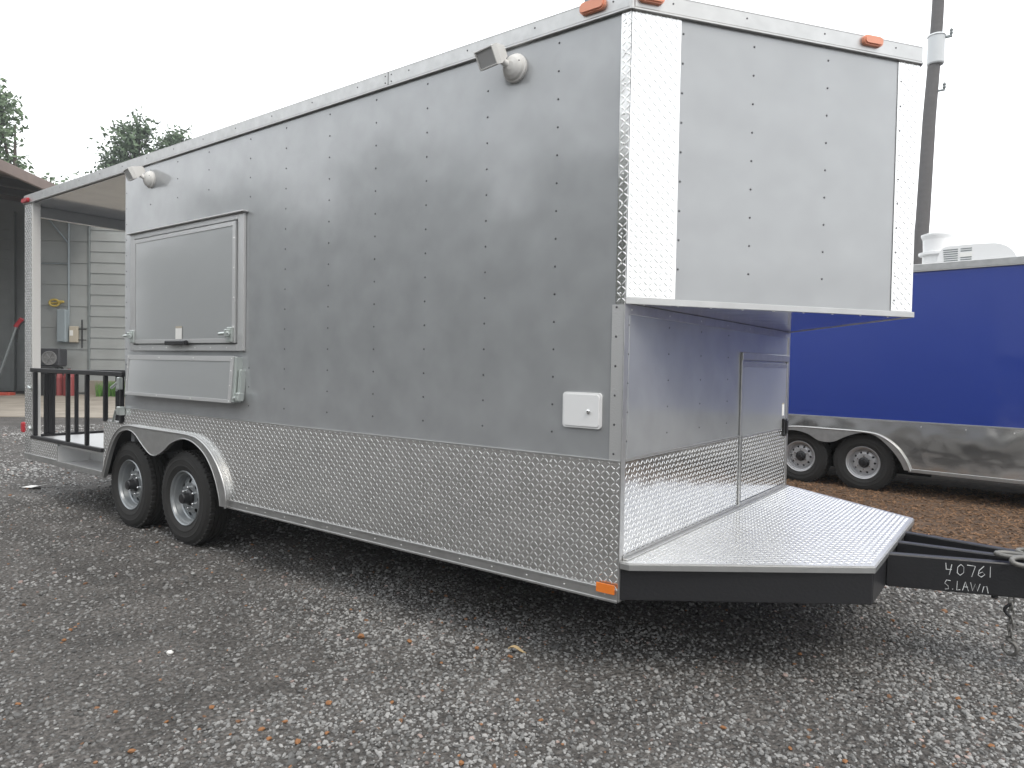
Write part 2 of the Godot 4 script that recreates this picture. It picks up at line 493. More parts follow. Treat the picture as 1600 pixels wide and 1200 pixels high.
	# a dry leaf and a scrap of paper
	var lb = B.new()
	var prev = null
	for i in 7:
		var t = i / 6.0
		var w = 0.016 * sin(PI * clampf(t, 0.03, 0.97))
		var row = [Vector3(t * 0.09 - 0.045, 0.012 + 0.012 * sin(t * 5), -w), Vector3(t * 0.09 - 0.045, 0.004 + 0.012 * sin(t * 5), 0), Vector3(t * 0.09 - 0.045, 0.012 + 0.012 * sin(t * 5), w)]
		if prev != null:
			for k in 2:
				lb.quad(prev[k], row[k], row[k + 1], prev[k + 1], Vector3.UP)
				var dn = Vector3(0, -0.001, 0)
				lb.quad(prev[k] + dn, row[k] + dn, row[k + 1] + dn, prev[k + 1] + dn, Vector3.DOWN)
		prev = row
	var lf = part(self, "dry_leaf", lb, mat(Color(0.42, 0.31, 0.17), 0.8))
	lf.position = Vector3(-0.55, 0.012, -0.02); lf.rotation.y = 0.4
	tag(lf, "dry tan leaf curled on the gravel near the trailer's front corner", "leaf")
	var pb = B.new()
	pb.box(Vector3(-0.09, 0, -0.06), Vector3(0.02, 0.004, 0.06), 0.001)
	pb.xf = Transform3D(Basis(Vector3(0, 0, 1), 0.25), Vector3(0.02, 0, 0))
	pb.box(Vector3(0.0, 0, -0.06), Vector3(0.09, 0.004, 0.055), 0.001)
	var ps = part(self, "paper_scrap", pb, M.paper)
	ps.position = Vector3(-7.06, 0.012, -0.2); ps.rotation.y = 0.5
	tag(ps, "white scrap of paper on the gravel behind the porch", "litter")

# ------------------------------------------------------------------ wheels
func wheel(parent: Node, at: Vector3, R: float, rr: float, width: float, holes := 8, rim_mat := "rim"):
	# axis along z, the outer side faces +z
	var w := Node3D.new()
	w.name = numbered(parent, "wheel")
	parent.add_child(w, true)
	w.position = at
	var fr := Transform3D(Basis(Vector3.RIGHT, PI / 2), Vector3.ZERO)
	var hw = width / 2
	var b = B.new(fr)
	var prof = [Vector2(rr - 0.005, -hw + 0.02), Vector2(rr + 0.03, -hw + 0.004), Vector2(R * 0.8, -hw), Vector2(R - 0.035, -hw + 0.008), Vector2(R - 0.01, -hw + 0.024), Vector2(R, -hw + 0.042)]
	var grooves = 4
	var t0 = -hw + 0.042; var t1 = hw - 0.042
	for g in grooves:
		var y = lerpf(t0, t1, (g + 0.5) / grooves)
		prof.append_array([Vector2(R, y - 0.006), Vector2(R - 0.009, y - 0.004), Vector2(R - 0.009, y + 0.004), Vector2(R, y + 0.006)])
	prof.append_array([Vector2(R, t1), Vector2(R - 0.01, hw - 0.024), Vector2(R - 0.035, hw - 0.008), Vector2(R - 0.06, hw - 0.001), Vector2(R - 0.066, hw + 0.002), Vector2(R - 0.075, hw), Vector2(rr + 0.05, hw - 0.001), Vector2(rr + 0.042, hw + 0.001), Vector2(rr + 0.03, hw - 0.004), Vector2(rr - 0.005, hw - 0.02)])
	b.lathe(prof, 56)
	# tread blocks on the shoulders
	for k in 52:
		var a = TAU * k / 52
		for s in [-1.0, 1.0]:
			b.xf = fr * Transform3D(Basis(Vector3.UP, a), Vector3.ZERO)
			b.box(Vector3(R - 0.03, s * (hw - 0.04) - 0.018, -0.013), Vector3(R + 0.003, s * (hw - 0.04) + 0.018, 0.013), 0.003)
	part(w, "tyre", b, M.rubber)
	var rm = B.new(fr)
	var lip = hw - 0.022
	rm.lathe([Vector2(rr - 0.004, lip - 0.03), Vector2(rr + 0.004, lip + 0.004), Vector2(rr - 0.002, lip + 0.012), Vector2(rr - 0.010, lip + 0.006), Vector2(rr - 0.016, lip - 0.012), Vector2(rr - 0.026, lip - 0.016), Vector2(rr - 0.034, lip - 0.05), Vector2(rr - 0.040, lip - 0.058)], 48)
	rm.lathe([Vector2(rr - 0.04, lip - 0.058), Vector2(rr - 0.046, -hw + 0.03)], 32)
	# the disc: half sectors, each with half of a round hole
	var ro = rr - 0.040; var ri = 0.062
	var zo = lip - 0.062; var zi = lip - 0.036
	var rh = (ro + ri) * 0.5 + 0.012
	var hr = 0.017 if holes == 8 else 0.0125
	var dz = func(p: Vector2) -> float: return lerpf(zi, zo, clampf((p.length() - ri) / (ro - ri), 0, 1)) + 0.014 * sin(PI * clampf((p.length() - ri) / (ro - ri), 0, 1))
	for k in holes:
		for s in [-1.0, 1.0]:
			var poly = []
			var half = PI / holes
			poly.append(Vector2(ri, 0)); poly.append(Vector2(rh - hr, 0))
			for i in range(1, 6):
				var a = PI - PI * i / 6.0
				poly.append(Vector2(rh + hr * cos(a), hr * sin(a)))
			poly.append(Vector2(rh + hr, 0)); poly.append(Vector2(ro, 0))
			for i in range(1, 4): poly.append(Vector2(ro, 0).rotated(half * i / 3.0))
			poly.append(Vector2((ro + ri) * 0.5, 0).rotated(half))
			for i in range(3, 0, -1): poly.append(Vector2(ri, 0).rotated(half * i / 3.0))
			var p2 := PackedVector2Array()
			for p in poly: p2.append(p)
			var idx = Geometry2D.triangulate_polygon(p2)
			rm.xf = Transform3D.IDENTITY
			var rot = TAU * k / holes
			for i in range(0, idx.size(), 3):
				var q = []
				for m in 3:
					var pp = p2[idx[i + m]]
					var z = dz.call(pp)
					pp.y *= s
					pp = pp.rotated(rot)
					q.append(Vector3(pp.x, pp.y, z))
				rm.tri(q[0], q[1], q[2], Vector3(0, 0, 1))
	part(w, "rim", rm, M[rim_mat])
	var bk = B.new(fr)
	bk.lathe([Vector2(rr - 0.05, lip - 0.1), Vector2(0, lip - 0.1)], 24)
	part(w, "brake_drum", bk, M.seam)
	var hub = B.new(fr)
	hub.lathe([Vector2(0.062, zi - 0.01), Vector2(0.058, zi + 0.012), Vector2(0.045, zi + 0.02), Vector2(0.04, zi + 0.06), Vector2(0.034, zi + 0.068), Vector2(0, zi + 0.07)], 24)
	part(w, "hub_cap", hub, M.black)
	for k in 6:
		var a = TAU * (k + 0.5) / 6
		var nb = B.new(fr)
		nb.xf = Transform3D(Basis(Vector3.RIGHT, PI / 2), Vector3(cos(a) * 0.078, sin(a) * 0.078, 0))
		nb.lathe([Vector2(0.0095, zi - 0.01), Vector2(0.0095, zi + 0.018), Vector2(0.006, zi + 0.024), Vector2(0, zi + 0.025)], 6)
		part(w, "lug_nut", nb, M.chrome)
	return w

# ------------------------------------------------------------------ the grey trailer
func slanted(x: float, y: float, z: float) -> Transform3D:     # frame on the near half of the nose
	return Transform3D(Basis(Vector3.UP, atan2(W / 2, NOSE)), Vector3(x, y, z))

func rail_piece(b: B, x0: float, x1: float):    # roof rail: a flat strip with a rolled lower lip, standing out of +z
	b.box(Vector3(x0, WALL_TOP, 0.0), Vector3(x1, ROOF_Y, 0.012), 0.003)
	b.box(Vector3(x0, WALL_TOP - 0.012, 0.0), Vector3(x1, WALL_TOP - 0.001, 0.017), 0.003)
	b.box(Vector3(x0, ROOF_Y + 0.001, -0.05), Vector3(x1, ROOF_Y + 0.006, 0.009), 0.002)

func floodlight(parent: Node, base: Vector3, dir: Vector3, s := 1.0):
	var f := Node3D.new()
	f.name = numbered(parent, "floodlight")
	parent.add_child(f, true)
	f.position = base
	var b = B.new(Transform3D(Basis(Vector3.RIGHT, PI / 2), Vector3.ZERO))
	b.lathe([Vector2(0.066 * s, 0), Vector2(0.067 * s, 0.014 * s), Vector2(0.064 * s, 0.017 * s), Vector2(0.061 * s, 0.018 * s), Vector2(0.056 * s, 0.032 * s), Vector2(0.042 * s, 0.044 * s), Vector2(0.02 * s, 0.052 * s), Vector2(0, 0.053 * s)], 24)
	part(f, "mounting_base", b, M.lamp_white)
	for a in [0.35, 2.5]:
		var sc = B.new(Transform3D(Basis(Vector3.RIGHT, PI / 2), Vector3(cos(a) * 0.046, sin(a) * 0.046, 0.036)))
		sc.lathe([Vector2(0.005, 0), Vector2(0.004, 0.004), Vector2(0, 0.005)], 8)
		part(f, "screw", sc, M.screw)
	var head = Vector3(-0.066, 0.05, 0.085) * s
	var t = B.new()
	t.tube([Vector3(-0.012, 0.004, 0.035) * s, Vector3(-0.03, 0.02, 0.06) * s, head + Vector3(0.02, -0.01, 0) * s], [0.017 * s, 0.017 * s, 0.02 * s], 10)
	part(f, "swivel_arm", t, M.lamp_white)
	var bs = Basis.looking_at(dir, Vector3.UP)
	var h = B.new(Transform3D(bs, head))
	# housing: square at the lens, smaller at the back
	var front = 0.06 * s; var back = 0.036 * s
	var ring = [[-0.055 * s, front], [-0.035 * s, front * 1.04], [0.045 * s, back], [0.06 * s, back * 0.7]]
	for i in 3:
		for k in 4:
			var c0 = Vector2(1, 0.72).rotated(0); var sg = [Vector2(1, 1), Vector2(-1, 1), Vector2(-1, -1), Vector2(1, -1)]
			var a = sg[k] * c0; var d = sg[(k + 1) % 4] * c0
			h.quad(Vector3(a.x * ring[i][1], a.y * ring[i][1], ring[i][0]), Vector3(d.x * ring[i][1], d.y * ring[i][1], ring[i][0]), Vector3(d.x * ring[i + 1][1], d.y * ring[i + 1][1], ring[i + 1][0]), Vector3(a.x * ring[i + 1][1], a.y * ring[i + 1][1], ring[i + 1][0]), Vector3(a.x + d.x, a.y + d.y, 0.2))
	h.quad(Vector3(back * 0.7, back * 0.5, 0.06 * s), Vector3(-back * 0.7, back * 0.5, 0.06 * s), Vector3(-back * 0.7, -back * 0.5, 0.06 * s), Vector3(back * 0.7, -back * 0.5, 0.06 * s), Vector3(0, 0, 1))
	part(f, "lamp_housing", h, M.lamp_white)
	var fr = B.new(Transform3D(bs, head))
	for q in [[-1.0, -0.72, 1.0, -0.6], [-1.0, 0.6, 1.0, 0.72], [-1.0, -0.6, -0.88, 0.6], [0.88, -0.6, 1.0, 0.6]]:
		fr.box(Vector3(q[0] * front, q[1] * front, -0.066 * s), Vector3(q[2] * front, q[3] * front, -0.054 * s), 0.002)
	part(f, "lens_frame", fr, M.lamp_white)
	var ln = B.new(Transform3D(bs, head))
	ln.box(Vector3(-front * 0.88, -front * 0.6, -0.060 * s), Vector3(front * 0.88, front * 0.6, -0.052 * s), 0.002)
	part(f, "lens", ln, M.lens)
	return f

func marker(parent: Node, called: String, frame: Transform3D, c: Vector3, w: float, h: float, m: Material):
	var b = B.new(frame)
	b.extr(rounded(c.x - w / 2, c.y - h / 2, c.x + w / 2, c.y + h / 2, h * 0.4), c.z, c.z + 0.016)
	b.extr(rounded(c.x - w / 2 + 0.006, c.y - h / 2 + 0.006, c.x + w / 2 - 0.006, c.y + h / 2 - 0.006, h * 0.3), c.z + 0.016, c.z + 0.024)
	part(parent, called, b, m)

func food_trailer():
	var T = thing("food_trailer", "silver grey concession trailer with diamond plate skirt, railed porch and overhanging V nose", "trailer")
	var I := Transform3D.IDENTITY
	var F := Transform3D(Basis(Vector3.UP, PI / 2), Vector3.ZERO)          # lower front wall: local x runs to -z, z out along +x
	var S := slanted(0, 0, 0)
	var SL := sqrt(NOSE * NOSE + W * W / 4)
	var Rr := Transform3D(Basis(Vector3.UP, PI - atan2(W / 2, NOSE)), Vector3(NOSE, 0, -W / 2))   # far half of the nose

	# --- near side wall
	var b = B.new()
	b.box(Vector3(-4.56, 0.9, -0.05), Vector3(0, WALL_TOP, 0), 0.003)
	var wall = part(T, "side_wall", b, M.paint)
	var sp = []
	for x in [-2.40, -1.975, -1.572, -1.18, -0.772, -0.36]:
		var y = 2.865
		while y > SKIRT_TOP + 0.03:
			sp.append(Vector3(x, y, 0)); y -= 0.1265
	for x in [-2.79, -4.535]:
		var y = 2.865
		while y > SKIRT_TOP + 0.03:
			if x < -4 or y > 2.45 or y < 1.38: sp.append(Vector3(x, y, 0))
			y -= 0.1265
	for x in [-4.14, -3.73, -3.3]:
		sp.append(Vector3(x, 2.865, 0)); sp.append(Vector3(x, 2.74, 0)); sp.append(Vector3(x, 2.6, 0))
	rivets(wall, sp, I, M.screw, 0.0052)
	# --- far side, rear wall of the cabin, roof, floor
	b = B.new(); b.box(Vector3(-4.56, 0.45, -W), Vector3(0, WALL_TOP, -W + 0.05), 0.003)
	part(T, "far_side_wall", b, M.paint)
	b = B.new(); b.box(Vector3(-4.56, 0.6, -W + 0.051), Vector3(-4.51, WALL_TOP, -0.051), 0.003)
	part(T, "cabin_rear_wall", b, M.paint)
	b = B.new(Transform3D(Basis(Vector3.RIGHT, -PI / 2), Vector3.ZERO))
	b.extr(PackedVector2Array([Vector2(-L, 0), Vector2(0, 0), Vector2(NOSE, W / 2), Vector2(0, W), Vector2(-L, W)]), WALL_TOP + 0.035, ROOF_Y - 0.004)
	part(T, "roof", b, M.alum)
	b = B.new()
	b.box(Vector3(-L + 0.01, WALL_TOP - 0.01, -W + 0.02), Vector3(-4.562, WALL_TOP + 0.03, -0.02), 0.002)
	part(T, "porch_ceiling", b, M.paint)
	b = B.new()
	b.box(Vector3(-2.98, 0.43, -W + 0.06), Vector3(-0.06, 0.52, -0.02)); b.box(Vector3(-4.93, 0.43, -W + 0.06), Vector3(-2.98, 0.52, -0.46))
	b.box(Vector3(-4.55, 0.88, -0.46), Vector3(-2.98, 0.93, -0.052))
	part(T, "underfloor", b, M.under)
	b = B.new()
	b.box(Vector3(-4.93, 0.40, -0.50), Vector3(-2.97, 0.879, -0.46)); b.box(Vector3(-2.979, 0.40, -0.459), Vector3(-2.95, 0.879, -0.002)); b.box(Vector3(-4.95, 0.40, -0.459), Vector3(-4.92, 0.84, -0.002))
	part(T, "wheel_well", b, M.liner)
	b = B.new()
	for x in [-3.67, -4.53]: b.tube([Vector3(x, 0.35, -0.2), Vector3(x, 0.35, -W + 0.2)], 0.04, 10)
	part(T, "axle", b, M.under)

	# --- roof rail all round
	b = B.new(); rail_piece(b, -L - 0.005, 0.006)
	b.xf = Transform3D(Basis(), Vector3(0.0045, 0, 0.0015)); b.lathe([Vector2(0, WALL_TOP - 0.010), Vector2(0.014, WALL_TOP - 0.010), Vector2(0.014, ROOF_Y + 0.004), Vector2(0, ROOF_Y + 0.004)], 16)
	b.xf = S; rail_piece(b, 0.006, SL + 0.008)
	b.xf = Rr; rail_piece(b, 0.004, SL)
	b.xf = Transform3D(Basis(Vector3.UP, PI), Vector3(0, 0, -W)); rail_piece(b, 0, L)
	b.xf = Transform3D(Basis(Vector3.UP, -PI / 2), Vector3(-L, 0, -W)); rail_piece(b, 0.014, W - 0.014)
	var rail = part(T, "roof_rail", b, M.alum)
	sp = []
	var x := -0.08
	while x > -L: sp.append(Vector3(x, 2.963, 0.012)); x -= 0.41
	rivets(rail, sp, I, M.screw, 0.0045)
	rivets(rail, [Vector3(0.194, 2.963, 0.012), Vector3(0.567, 2.963, 0.012), Vector3(0.992, 2.963, 0.012), Vector3(1.413, 2.963, 0.012)], S, M.screw, 0.0045)
	b = B.new(); b.box(Vector3(-1.4705, WALL_TOP - 0.008, 0.010), Vector3(-1.4675, ROOF_Y, 0.0135), 0.0005)
	for dx in [-0.025, 0.022]:
		for y in [2.935, 2.972]: b.box(Vector3(-1.469 + dx, y - 0.003, 0.011), Vector3(-1.469 + dx + 0.006, y + 0.003, 0.0145), 0.001)
	part(rail, "joint_seam", b, M.seam)
	marker(T, "marker_light", I, Vector3(-0.177, 2.968, 0.012), 0.125, 0.052, M.amber_dull)
	marker(T, "marker_light", S, Vector3(0.085, 2.968, 0.012), 0.115, 0.05, M.amber_dull)
	marker(T, "marker_light", S, Vector3(1.262, 2.968, 0.012), 0.112, 0.045, M.amber_dull)
	b = B.new(Transform3D(Basis(), Vector3(-0.28, 0, -0.12))); b.lathe([Vector2(0.022, ROOF_Y - 0.01), Vector2(0.022, ROOF_Y + 0.1), Vector2(0.018, ROOF_Y + 0.105), Vector2(0, ROOF_Y + 0.105)], 14)
	part(T, "vent_pipe", b, M.grey_box)

	# --- overhanging nose
	b = B.new(S); b.box(Vector3(0.0, OVER_Y + 0.02, -0.04), Vector3(SL, WALL_TOP, 0), 0.002)
	var nose = part(T, "nose_wall", b, M.paint)
	sp = []
	for c in [0.254, 0.618, 1.027]:
		var y = 2.85
		while y > OVER_Y + 0.04:
			sp.append(Vector3(c, y, 0)); y -= 0.1275
	rivets(nose, sp, S, M.screw, 0.0052)
	b = B.new(Rr); b.box(Vector3(0.03, OVER_Y + 0.02, -0.04), Vector3(SL, WALL_TOP, 0), 0.002)
	part(T, "nose_wall", b, M.paint)
	# underside
	b = B.new(Transform3D(Basis(Vector3.RIGHT, -PI / 2), Vector3.ZERO))
	b.extr(PackedVector2Array([Vector2(0.0, 0.004), Vector2(NOSE - 0.004, W / 2), Vector2(0.0, W - 0.004)]), OVER_Y, OVER_Y + 0.019)
	var us = part(T, "nose_underside", b, M.mirror)
	sp = []
	for i in 9: sp.append(Vector3(0.12 + i * 0.17, 0, 0))
	var down = Basis(Vector3.UP, atan2(W / 2, NOSE)) * Basis(Vector3.RIGHT, PI / 2)
	var sp2 = []
	for p in sp: sp2.append(S * (p + Vector3(0, OVER_Y, -0.05)))
	var xfs = []
	for p in sp2: xfs.append(Transform3D(down, p))
	many(us, "rivet", dome_mesh(0.005, 0.003), M.bright_screw, xfs)
	# bright strip along the lower edge
	b = B.new(S); b.box(Vector3(0.0, OVER_Y - 0.004, 0.0), Vector3(SL + 0.01, OVER_Y + 0.024, 0.010), 0.003)
	b.xf = Rr; b.box(Vector3(0.008, OVER_Y - 0.004, 0.0), Vector3(SL, OVER_Y + 0.024, 0.010), 0.003)
	part(T, "nose_edge_trim", b, M.alum)
	# diamond plate corner strips
	b = B.new(); b.box(Vector3(-0.043, OVER_Y - 0.004, 0.0005), Vector3(0.003, WALL_TOP - 0.012, 0.004), 0.001)
	b.xf = S; b.box(Vector3(0.004, OVER_Y + 0.025, 0.0005), Vector3(0.242, WALL_TOP - 0.012, 0.004), 0.001)
	var cs = part(T, "corner_plate", b, M.plate)
	treads(cs, rect(-0.040, OVER_Y, 0.0, WALL_TOP - 0.015), Transform3D(Basis(), Vector3(0, 0, 0.004)))
	treads(cs, rect(0.008, OVER_Y + 0.027, 0.240, WALL_TOP - 0.015), S * Transform3D(Basis(), Vector3(0, 0, 0.004)))
	sp = []
	for i in 10: sp.append(Vector3(-0.02, 2.86 - i * 0.1275, 0.004))
	rivets(cs, sp, I, M.bright_screw, 0.0052)
	b = B.new(S); b.box(Vector3(1.441, OVER_Y + 0.025, 0.0005), Vector3(SL - 0.002, WALL_TOP - 0.012, 0.004), 0.001)
	b.xf = Rr; b.box(Vector3(0.004, OVER_Y + 0.025, 0.0005), Vector3(0.14, WALL_TOP - 0.012, 0.004), 0.001)
	cs = part(T, "corner_plate", b, M.plate)
	treads(cs, rect(1.444, OVER_Y + 0.027, SL - 0.004, WALL_TOP - 0.015), S * Transform3D(Basis(), Vector3(0, 0, 0.004)))
	sp = []
	for i in 10: sp.append(Vector3(1.46, 2.81 - i * 0.118, 0.004))
	rivets(cs, sp, S, M.screw, 0.0048)

	# --- lower front wall
	b = B.new(); b.box(Vector3(-0.05, SKIRT_Y + 0.01, -W + 0.051), Vector3(0, OVER_Y - 0.001, -0.051), 0.002)
	var fw = part(T, "front_wall", b, M.paint)
	sp = []
	for c in [0.465, 0.875, 1.29]:
		var y = 1.59
		while y > SKIRT_TOP + 0.03:
			sp.append(Vector3(c, y, 0)); y -= 0.1265
	for i in 6: sp.append(Vector3(0.045, 1.58 - i * 0.1265, 0.0))
	rivets(fw, sp, F, M.screw, 0.0045)
	b = B.new(F); b.box(Vector3(0.012, OVER_Y - 0.046, 0.0005), Vector3(W - 0.012, OVER_Y - 0.002, 0.004), 0.001)
	var tt = part(T, "top_trim", b, M.alum)
	sp = []
	for i in 7: sp.append(Vector3(0.06 + i * 0.4, OVER_Y - 0.026, 0.004))
	rivets(tt, sp, F, M.bright_screw, 0.0045)
	# corner angles
	b = B.new()
	b.box(Vector3(-0.058, SKIRT_TOP + 0.004, 0.0005), Vector3(0.0, OVER_Y - 0.006, 0.004), 0.001)
	var ca = part(T, "corner_angle", b, M.mill)
	sp = []
	for i in 6: sp.append(Vector3(-0.036, 1.655 - i * 0.127, 0.004))
	rivets(ca, sp, I, M.screw, 0.0055)
	b = B.new()
	b.box(Vector3(0.0005, SKIRT_Y, -0.03), Vector3(0.005, OVER_Y - 0.002, 0.007), 0.0015)
	part(T, "corner_angle", b, M.alum)
	b = B.new()
	b.box(Vector3(0.0005, DECK_Y, -W), Vector3(0.005, OVER_Y - 0.002, -W + 0.04), 0.0015)
	part(T, "corner_angle", b, M.alum)
	# diamond plate on the front wall, split by the hatch
	var fp = rect(0.032, DECK_Y, 1.50, SKIRT_TOP)
	b = B.new(F); b.extr(fp, 0.0005, 0.003)
	var fpl = part(T, "front_plate", b, M.plate)
	treads(fpl, fp, F * Transform3D(Basis(), Vector3(0, 0, 0.003)))
	b = B.new(F); b.box(Vector3(0.032, SKIRT_TOP, 0.0005), Vector3(1.505, SKIRT_TOP + 0.012, 0.006), 0.001)
	part(T, "plate_trim", b, M.alum)
	# hatch door: lower part plated, upper part painted
	var d := Node3D.new(); d.name = "hatch_door"; T.add_child(d, true)
	b = B.new(F)
	b.box(Vector3(1.505, 0.565, 0.0005), Vector3(1.532, 1.455, 0.012), 0.002); b.box(Vector3(2.485, 0.565, 0.0005), Vector3(2.512, 1.455, 0.012), 0.002)
	b.box(Vector3(1.505, 1.455, 0.0005), Vector3(2.512, 1.50, 0.016), 0.002); b.box(Vector3(1.533, 0.562, 0.0005), Vector3(2.484, 0.585, 0.010), 0.002)
	part(d, "door_frame", b, M.alum)
	b = B.new(F); b.box(Vector3(1.541, 0.590, 0.0005), Vector3(2.477, 1.443, 0.008), 0.002)
	part(d, "door_panel", b, M.paint_door)
	b = B.new(F); b.box(Vector3(1.541, 1.412, 0.0082), Vector3(2.477, 1.440, 0.011), 0.001)
	part(d, "door_top_trim", b, M.alum)
	var dpp = rect(1.545, 0.592, 2.473, SKIRT_TOP - 0.01)
	b = B.new(F); b.extr(dpp, 0.0082, 0.0105)
	part(d, "door_plate", b, M.plate)
	treads(d, dpp, F * Transform3D(Basis(), Vector3(0, 0, 0.0105)))
	b = B.new(F); b.box(Vector3(1.545, SKIRT_TOP - 0.009, 0.0082), Vector3(2.473, SKIRT_TOP + 0.002, 0.012), 0.001)
	part(d, "plate_trim", b, M.alum)
	b = B.new(F); b.box(Vector3(2.39, 0.93, 0.008), Vector3(2.45, 1.055, 0.03), 0.006); b.box(Vector3(2.405, 0.95, 0.03), Vector3(2.435, 1.04, 0.042), 0.005)
	part(d, "handle", b, M.black)
	b = B.new(F); b.box(Vector3(2.385, 1.075, 0.0082), Vector3(2.435, 1.155, 0.0092), 0.0003)
	part(d, "sticker", b, M.paper)
	b = B.new(F); b.box(Vector3(2.385, 1.1555, 0.0082), Vector3(2.435, 1.165, 0.0092), 0.0003)
	part(d, "sticker_band", b, M.beige)

	# --- diamond plate skirt with the wheel opening
	var well = smooth([Vector2(-4.885, 0.40), Vector2(-4.74, 0.655), Vector2(-4.61, 0.79), Vector2(-4.46, 0.84), Vector2(-3.55, 0.838), Vector2(-3.37, 0.816), Vector2(-3.22, 0.74), Vector2(-3.105, 0.625), Vector2(-3.04, 0.49), Vector2(-3.03, 0.40)], 4)
	var sk := PackedVector2Array([Vector2(-0.001, 0.40), Vector2(-0.001, SKIRT_TOP), Vector2(-4.56, SKIRT_TOP), Vector2(-4.56, 0.862), Vector2(-4.935, 0.858), Vector2(-4.935, 0.40)])
	for p in well: sk.append(p)
	b = B.new(); b.extr(sk, -0.0005, 0.004)
	var skirt = part(T, "skirt_plate", b, M.plate)
	treads(skirt, sk, Transform3D(Basis(), Vector3(0, 0, 0.004)))
	sp = []
	for xx in [-2.79, -2.40, -1.975, -1.572, -1.18, -0.772, -0.36, -0.03]:
		for yy in [0.955, 0.86, 0.745, 0.625, 0.50]: sp.append(Vector3(xx, yy, 0.0045))
	rivets(skirt, sp, I, M.tread, 0.0042)
	b = B.new(); b.box(Vector3(-4.56, SKIRT_TOP - 0.003, 0.0005), Vector3(-0.001, SKIRT_TOP + 0.006, 0.007), 0.001)
	part(T, "skirt_top_trim", b, M.alum)
	b = B.new(); b.box(Vector3(-3.03, SKIRT_Y, 0.0045), Vector3(0.0, 0.432, 0.010), 0.002); b.box(Vector3(-3.03, SKIRT_Y, -0.03), Vector3(0.0, SKIRT_Y + 0.006, 0.0044), 0.001)
	b.box(Vector3(-3.03, 0.424, 0.0101), Vector3(0.0, 0.434, 0.014), 0.002)
	b.box(Vector3(-3.03, SKIRT_Y - 0.003, 0.0101), Vector3(0.0, SKIRT_Y + 0.008, 0.015), 0.002)
	var br = part(T, "bottom_rail", b, M.alum)
	sp = []
	for i in 14: sp.append(Vector3(-0.06 - i * 0.21, 0.405, 0.010))
	rivets(br, sp, I, M.bright_screw, 0.005)
	# backing behind the skirt
	b = B.new(); b.box(Vector3(-2.95, SKIRT_Y + 0.01, -0.05), Vector3(-0.002, 0.899, -0.001), 0.002)
	part(T, "skirt_backing", b, M.under)
	b = B.new(); b.extr(rect(-0.098, 0.412, -0.010, 0.452), 0.0152, 0.022)
	part(T, "side_reflector", b, M.amber, "bright orange reflector at the lower front corner")

	# --- tandem fender
	var inner = smooth([Vector2(-4.865, 0.386), Vector2(-4.734, 0.633), Vector2(-4.61, 0.77), Vector2(-4.45, 0.818), Vector2(-4.323, 0.798), Vector2(-4.19, 0.718), Vector2(-4.09, 0.665), Vector2(-4.02, 0.65), Vector2(-3.95, 0.662), Vector2(-3.859, 0.702), Vector2(-3.736, 0.772), Vector2(-3.576, 0.813), Vector2(-3.422, 0.795), Vector2(-3.272, 0.721), Vector2(-3.163, 0.604), Vector2(-3.095, 0.467), Vector2(-3.074, 0.384)], 5)
	var outer = smooth([Vector2(-3.008, 0.384), Vector2(-3.012, 0.50), Vector2(-3.082, 0.632), Vector2(-3.2, 0.752), Vector2(-3.36, 0.832), Vector2(-3.53, 0.853), Vector2(-3.819, 0.856), Vector2(-4.2, 0.857), Vector2(-4.46, 0.856), Vector2(-4.62, 0.80), Vector2(-4.75, 0.672), Vector2(-4.89, 0.40)], 5)
	var fpoly := PackedVector2Array(inner)
	for p in outer: fpoly.append(p)
	b = B.new(); b.extr(fpoly, 0.0045, 0.036)
	var fender = part(T, "fender", b, M.alum)
	b = B.new()
	var lip = []
	for p in outer: lip.append(Vector3(p.x, p.y - 0.006, 0.034))
	b.tube(lip, 0.009, 8)
	part(fender, "fender_bead", b, M.alum)
	b = B.new()
	lip = []
	for p in inner: lip.append(Vector3(p.x, p.y, 0.034))
	b.tube(lip, 0.005, 6)
	part(fender, "fender_lip", b, M.alum)
	wheel(T, Vector3(-3.672, 0.352, -0.125), 0.357, 0.205, 0.215)
	wheel(T, Vector3(-4.535, 0.352, -0.125), 0.357, 0.205, 0.215).rotation.z = 0.3

	# --- concession window
	var cw := Node3D.new(); cw.name = "concession_window"; T.add_child(cw, true)
	cw.position.x = 0.045
	b = B.new()
	b.box(Vector3(-4.47, 1.46, 0.0005), Vector3(-4.405, 2.385, 0.022), 0.003); b.box(Vector3(-2.945, 1.46, 0.0005), Vector3(-2.875, 2.385, 0.022), 0.003)
	b.box(Vector3(-4.404, 2.345, 0.0005), Vector3(-2.946, 2.385, 0.022), 0.003); b.box(Vector3(-4.404, 1.46, 0.0005), Vector3(-2.946, 1.505, 0.022), 0.003)
	b.box(Vector3(-4.49, 2.386, 0.0005), Vector3(-2.855, 2.396, 0.045), 0.002)
	part(cw, "window_frame", b, M.mill)
	b = B.new(); b.box(Vector3(-4.395, 1.515, 0.001), Vector3(-2.955, 2.335, 0.030), 0.003)
	part(cw, "window_door", b, M.paint_door)
	b = B.new()
	for q in [[-4.395, 1.515, -4.36, 2.335], [-2.99, 1.515, -2.955, 2.335], [-4.359, 2.305, -2.991, 2.335], [-4.359, 1.515, -2.991, 1.545]]:
		b.box(Vector3(q[0], q[1], 0.0305), Vector3(q[2], q[3], 0.034), 0.001)
	var dt = part(cw, "door_trim", b, M.mill)
	sp = []
	for i in 7: sp.append(Vector3(-4.3 + i * 0.205, 1.482, 0.022))
	for i in 4: sp.append(Vector3(-2.97, 1.62 + i * 0.2, 0.034))
	xfs = []
	for p in sp: xfs.append(Transform3D(Basis(), p))
	many(cw, "rivet", dome_mesh(0.0055, 0.003), M.bright_screw, xfs)
	b = B.new(); b.box(Vector3(-3.84, 1.50, 0.0345), Vector3(-3.545, 1.535, 0.065), 0.008)
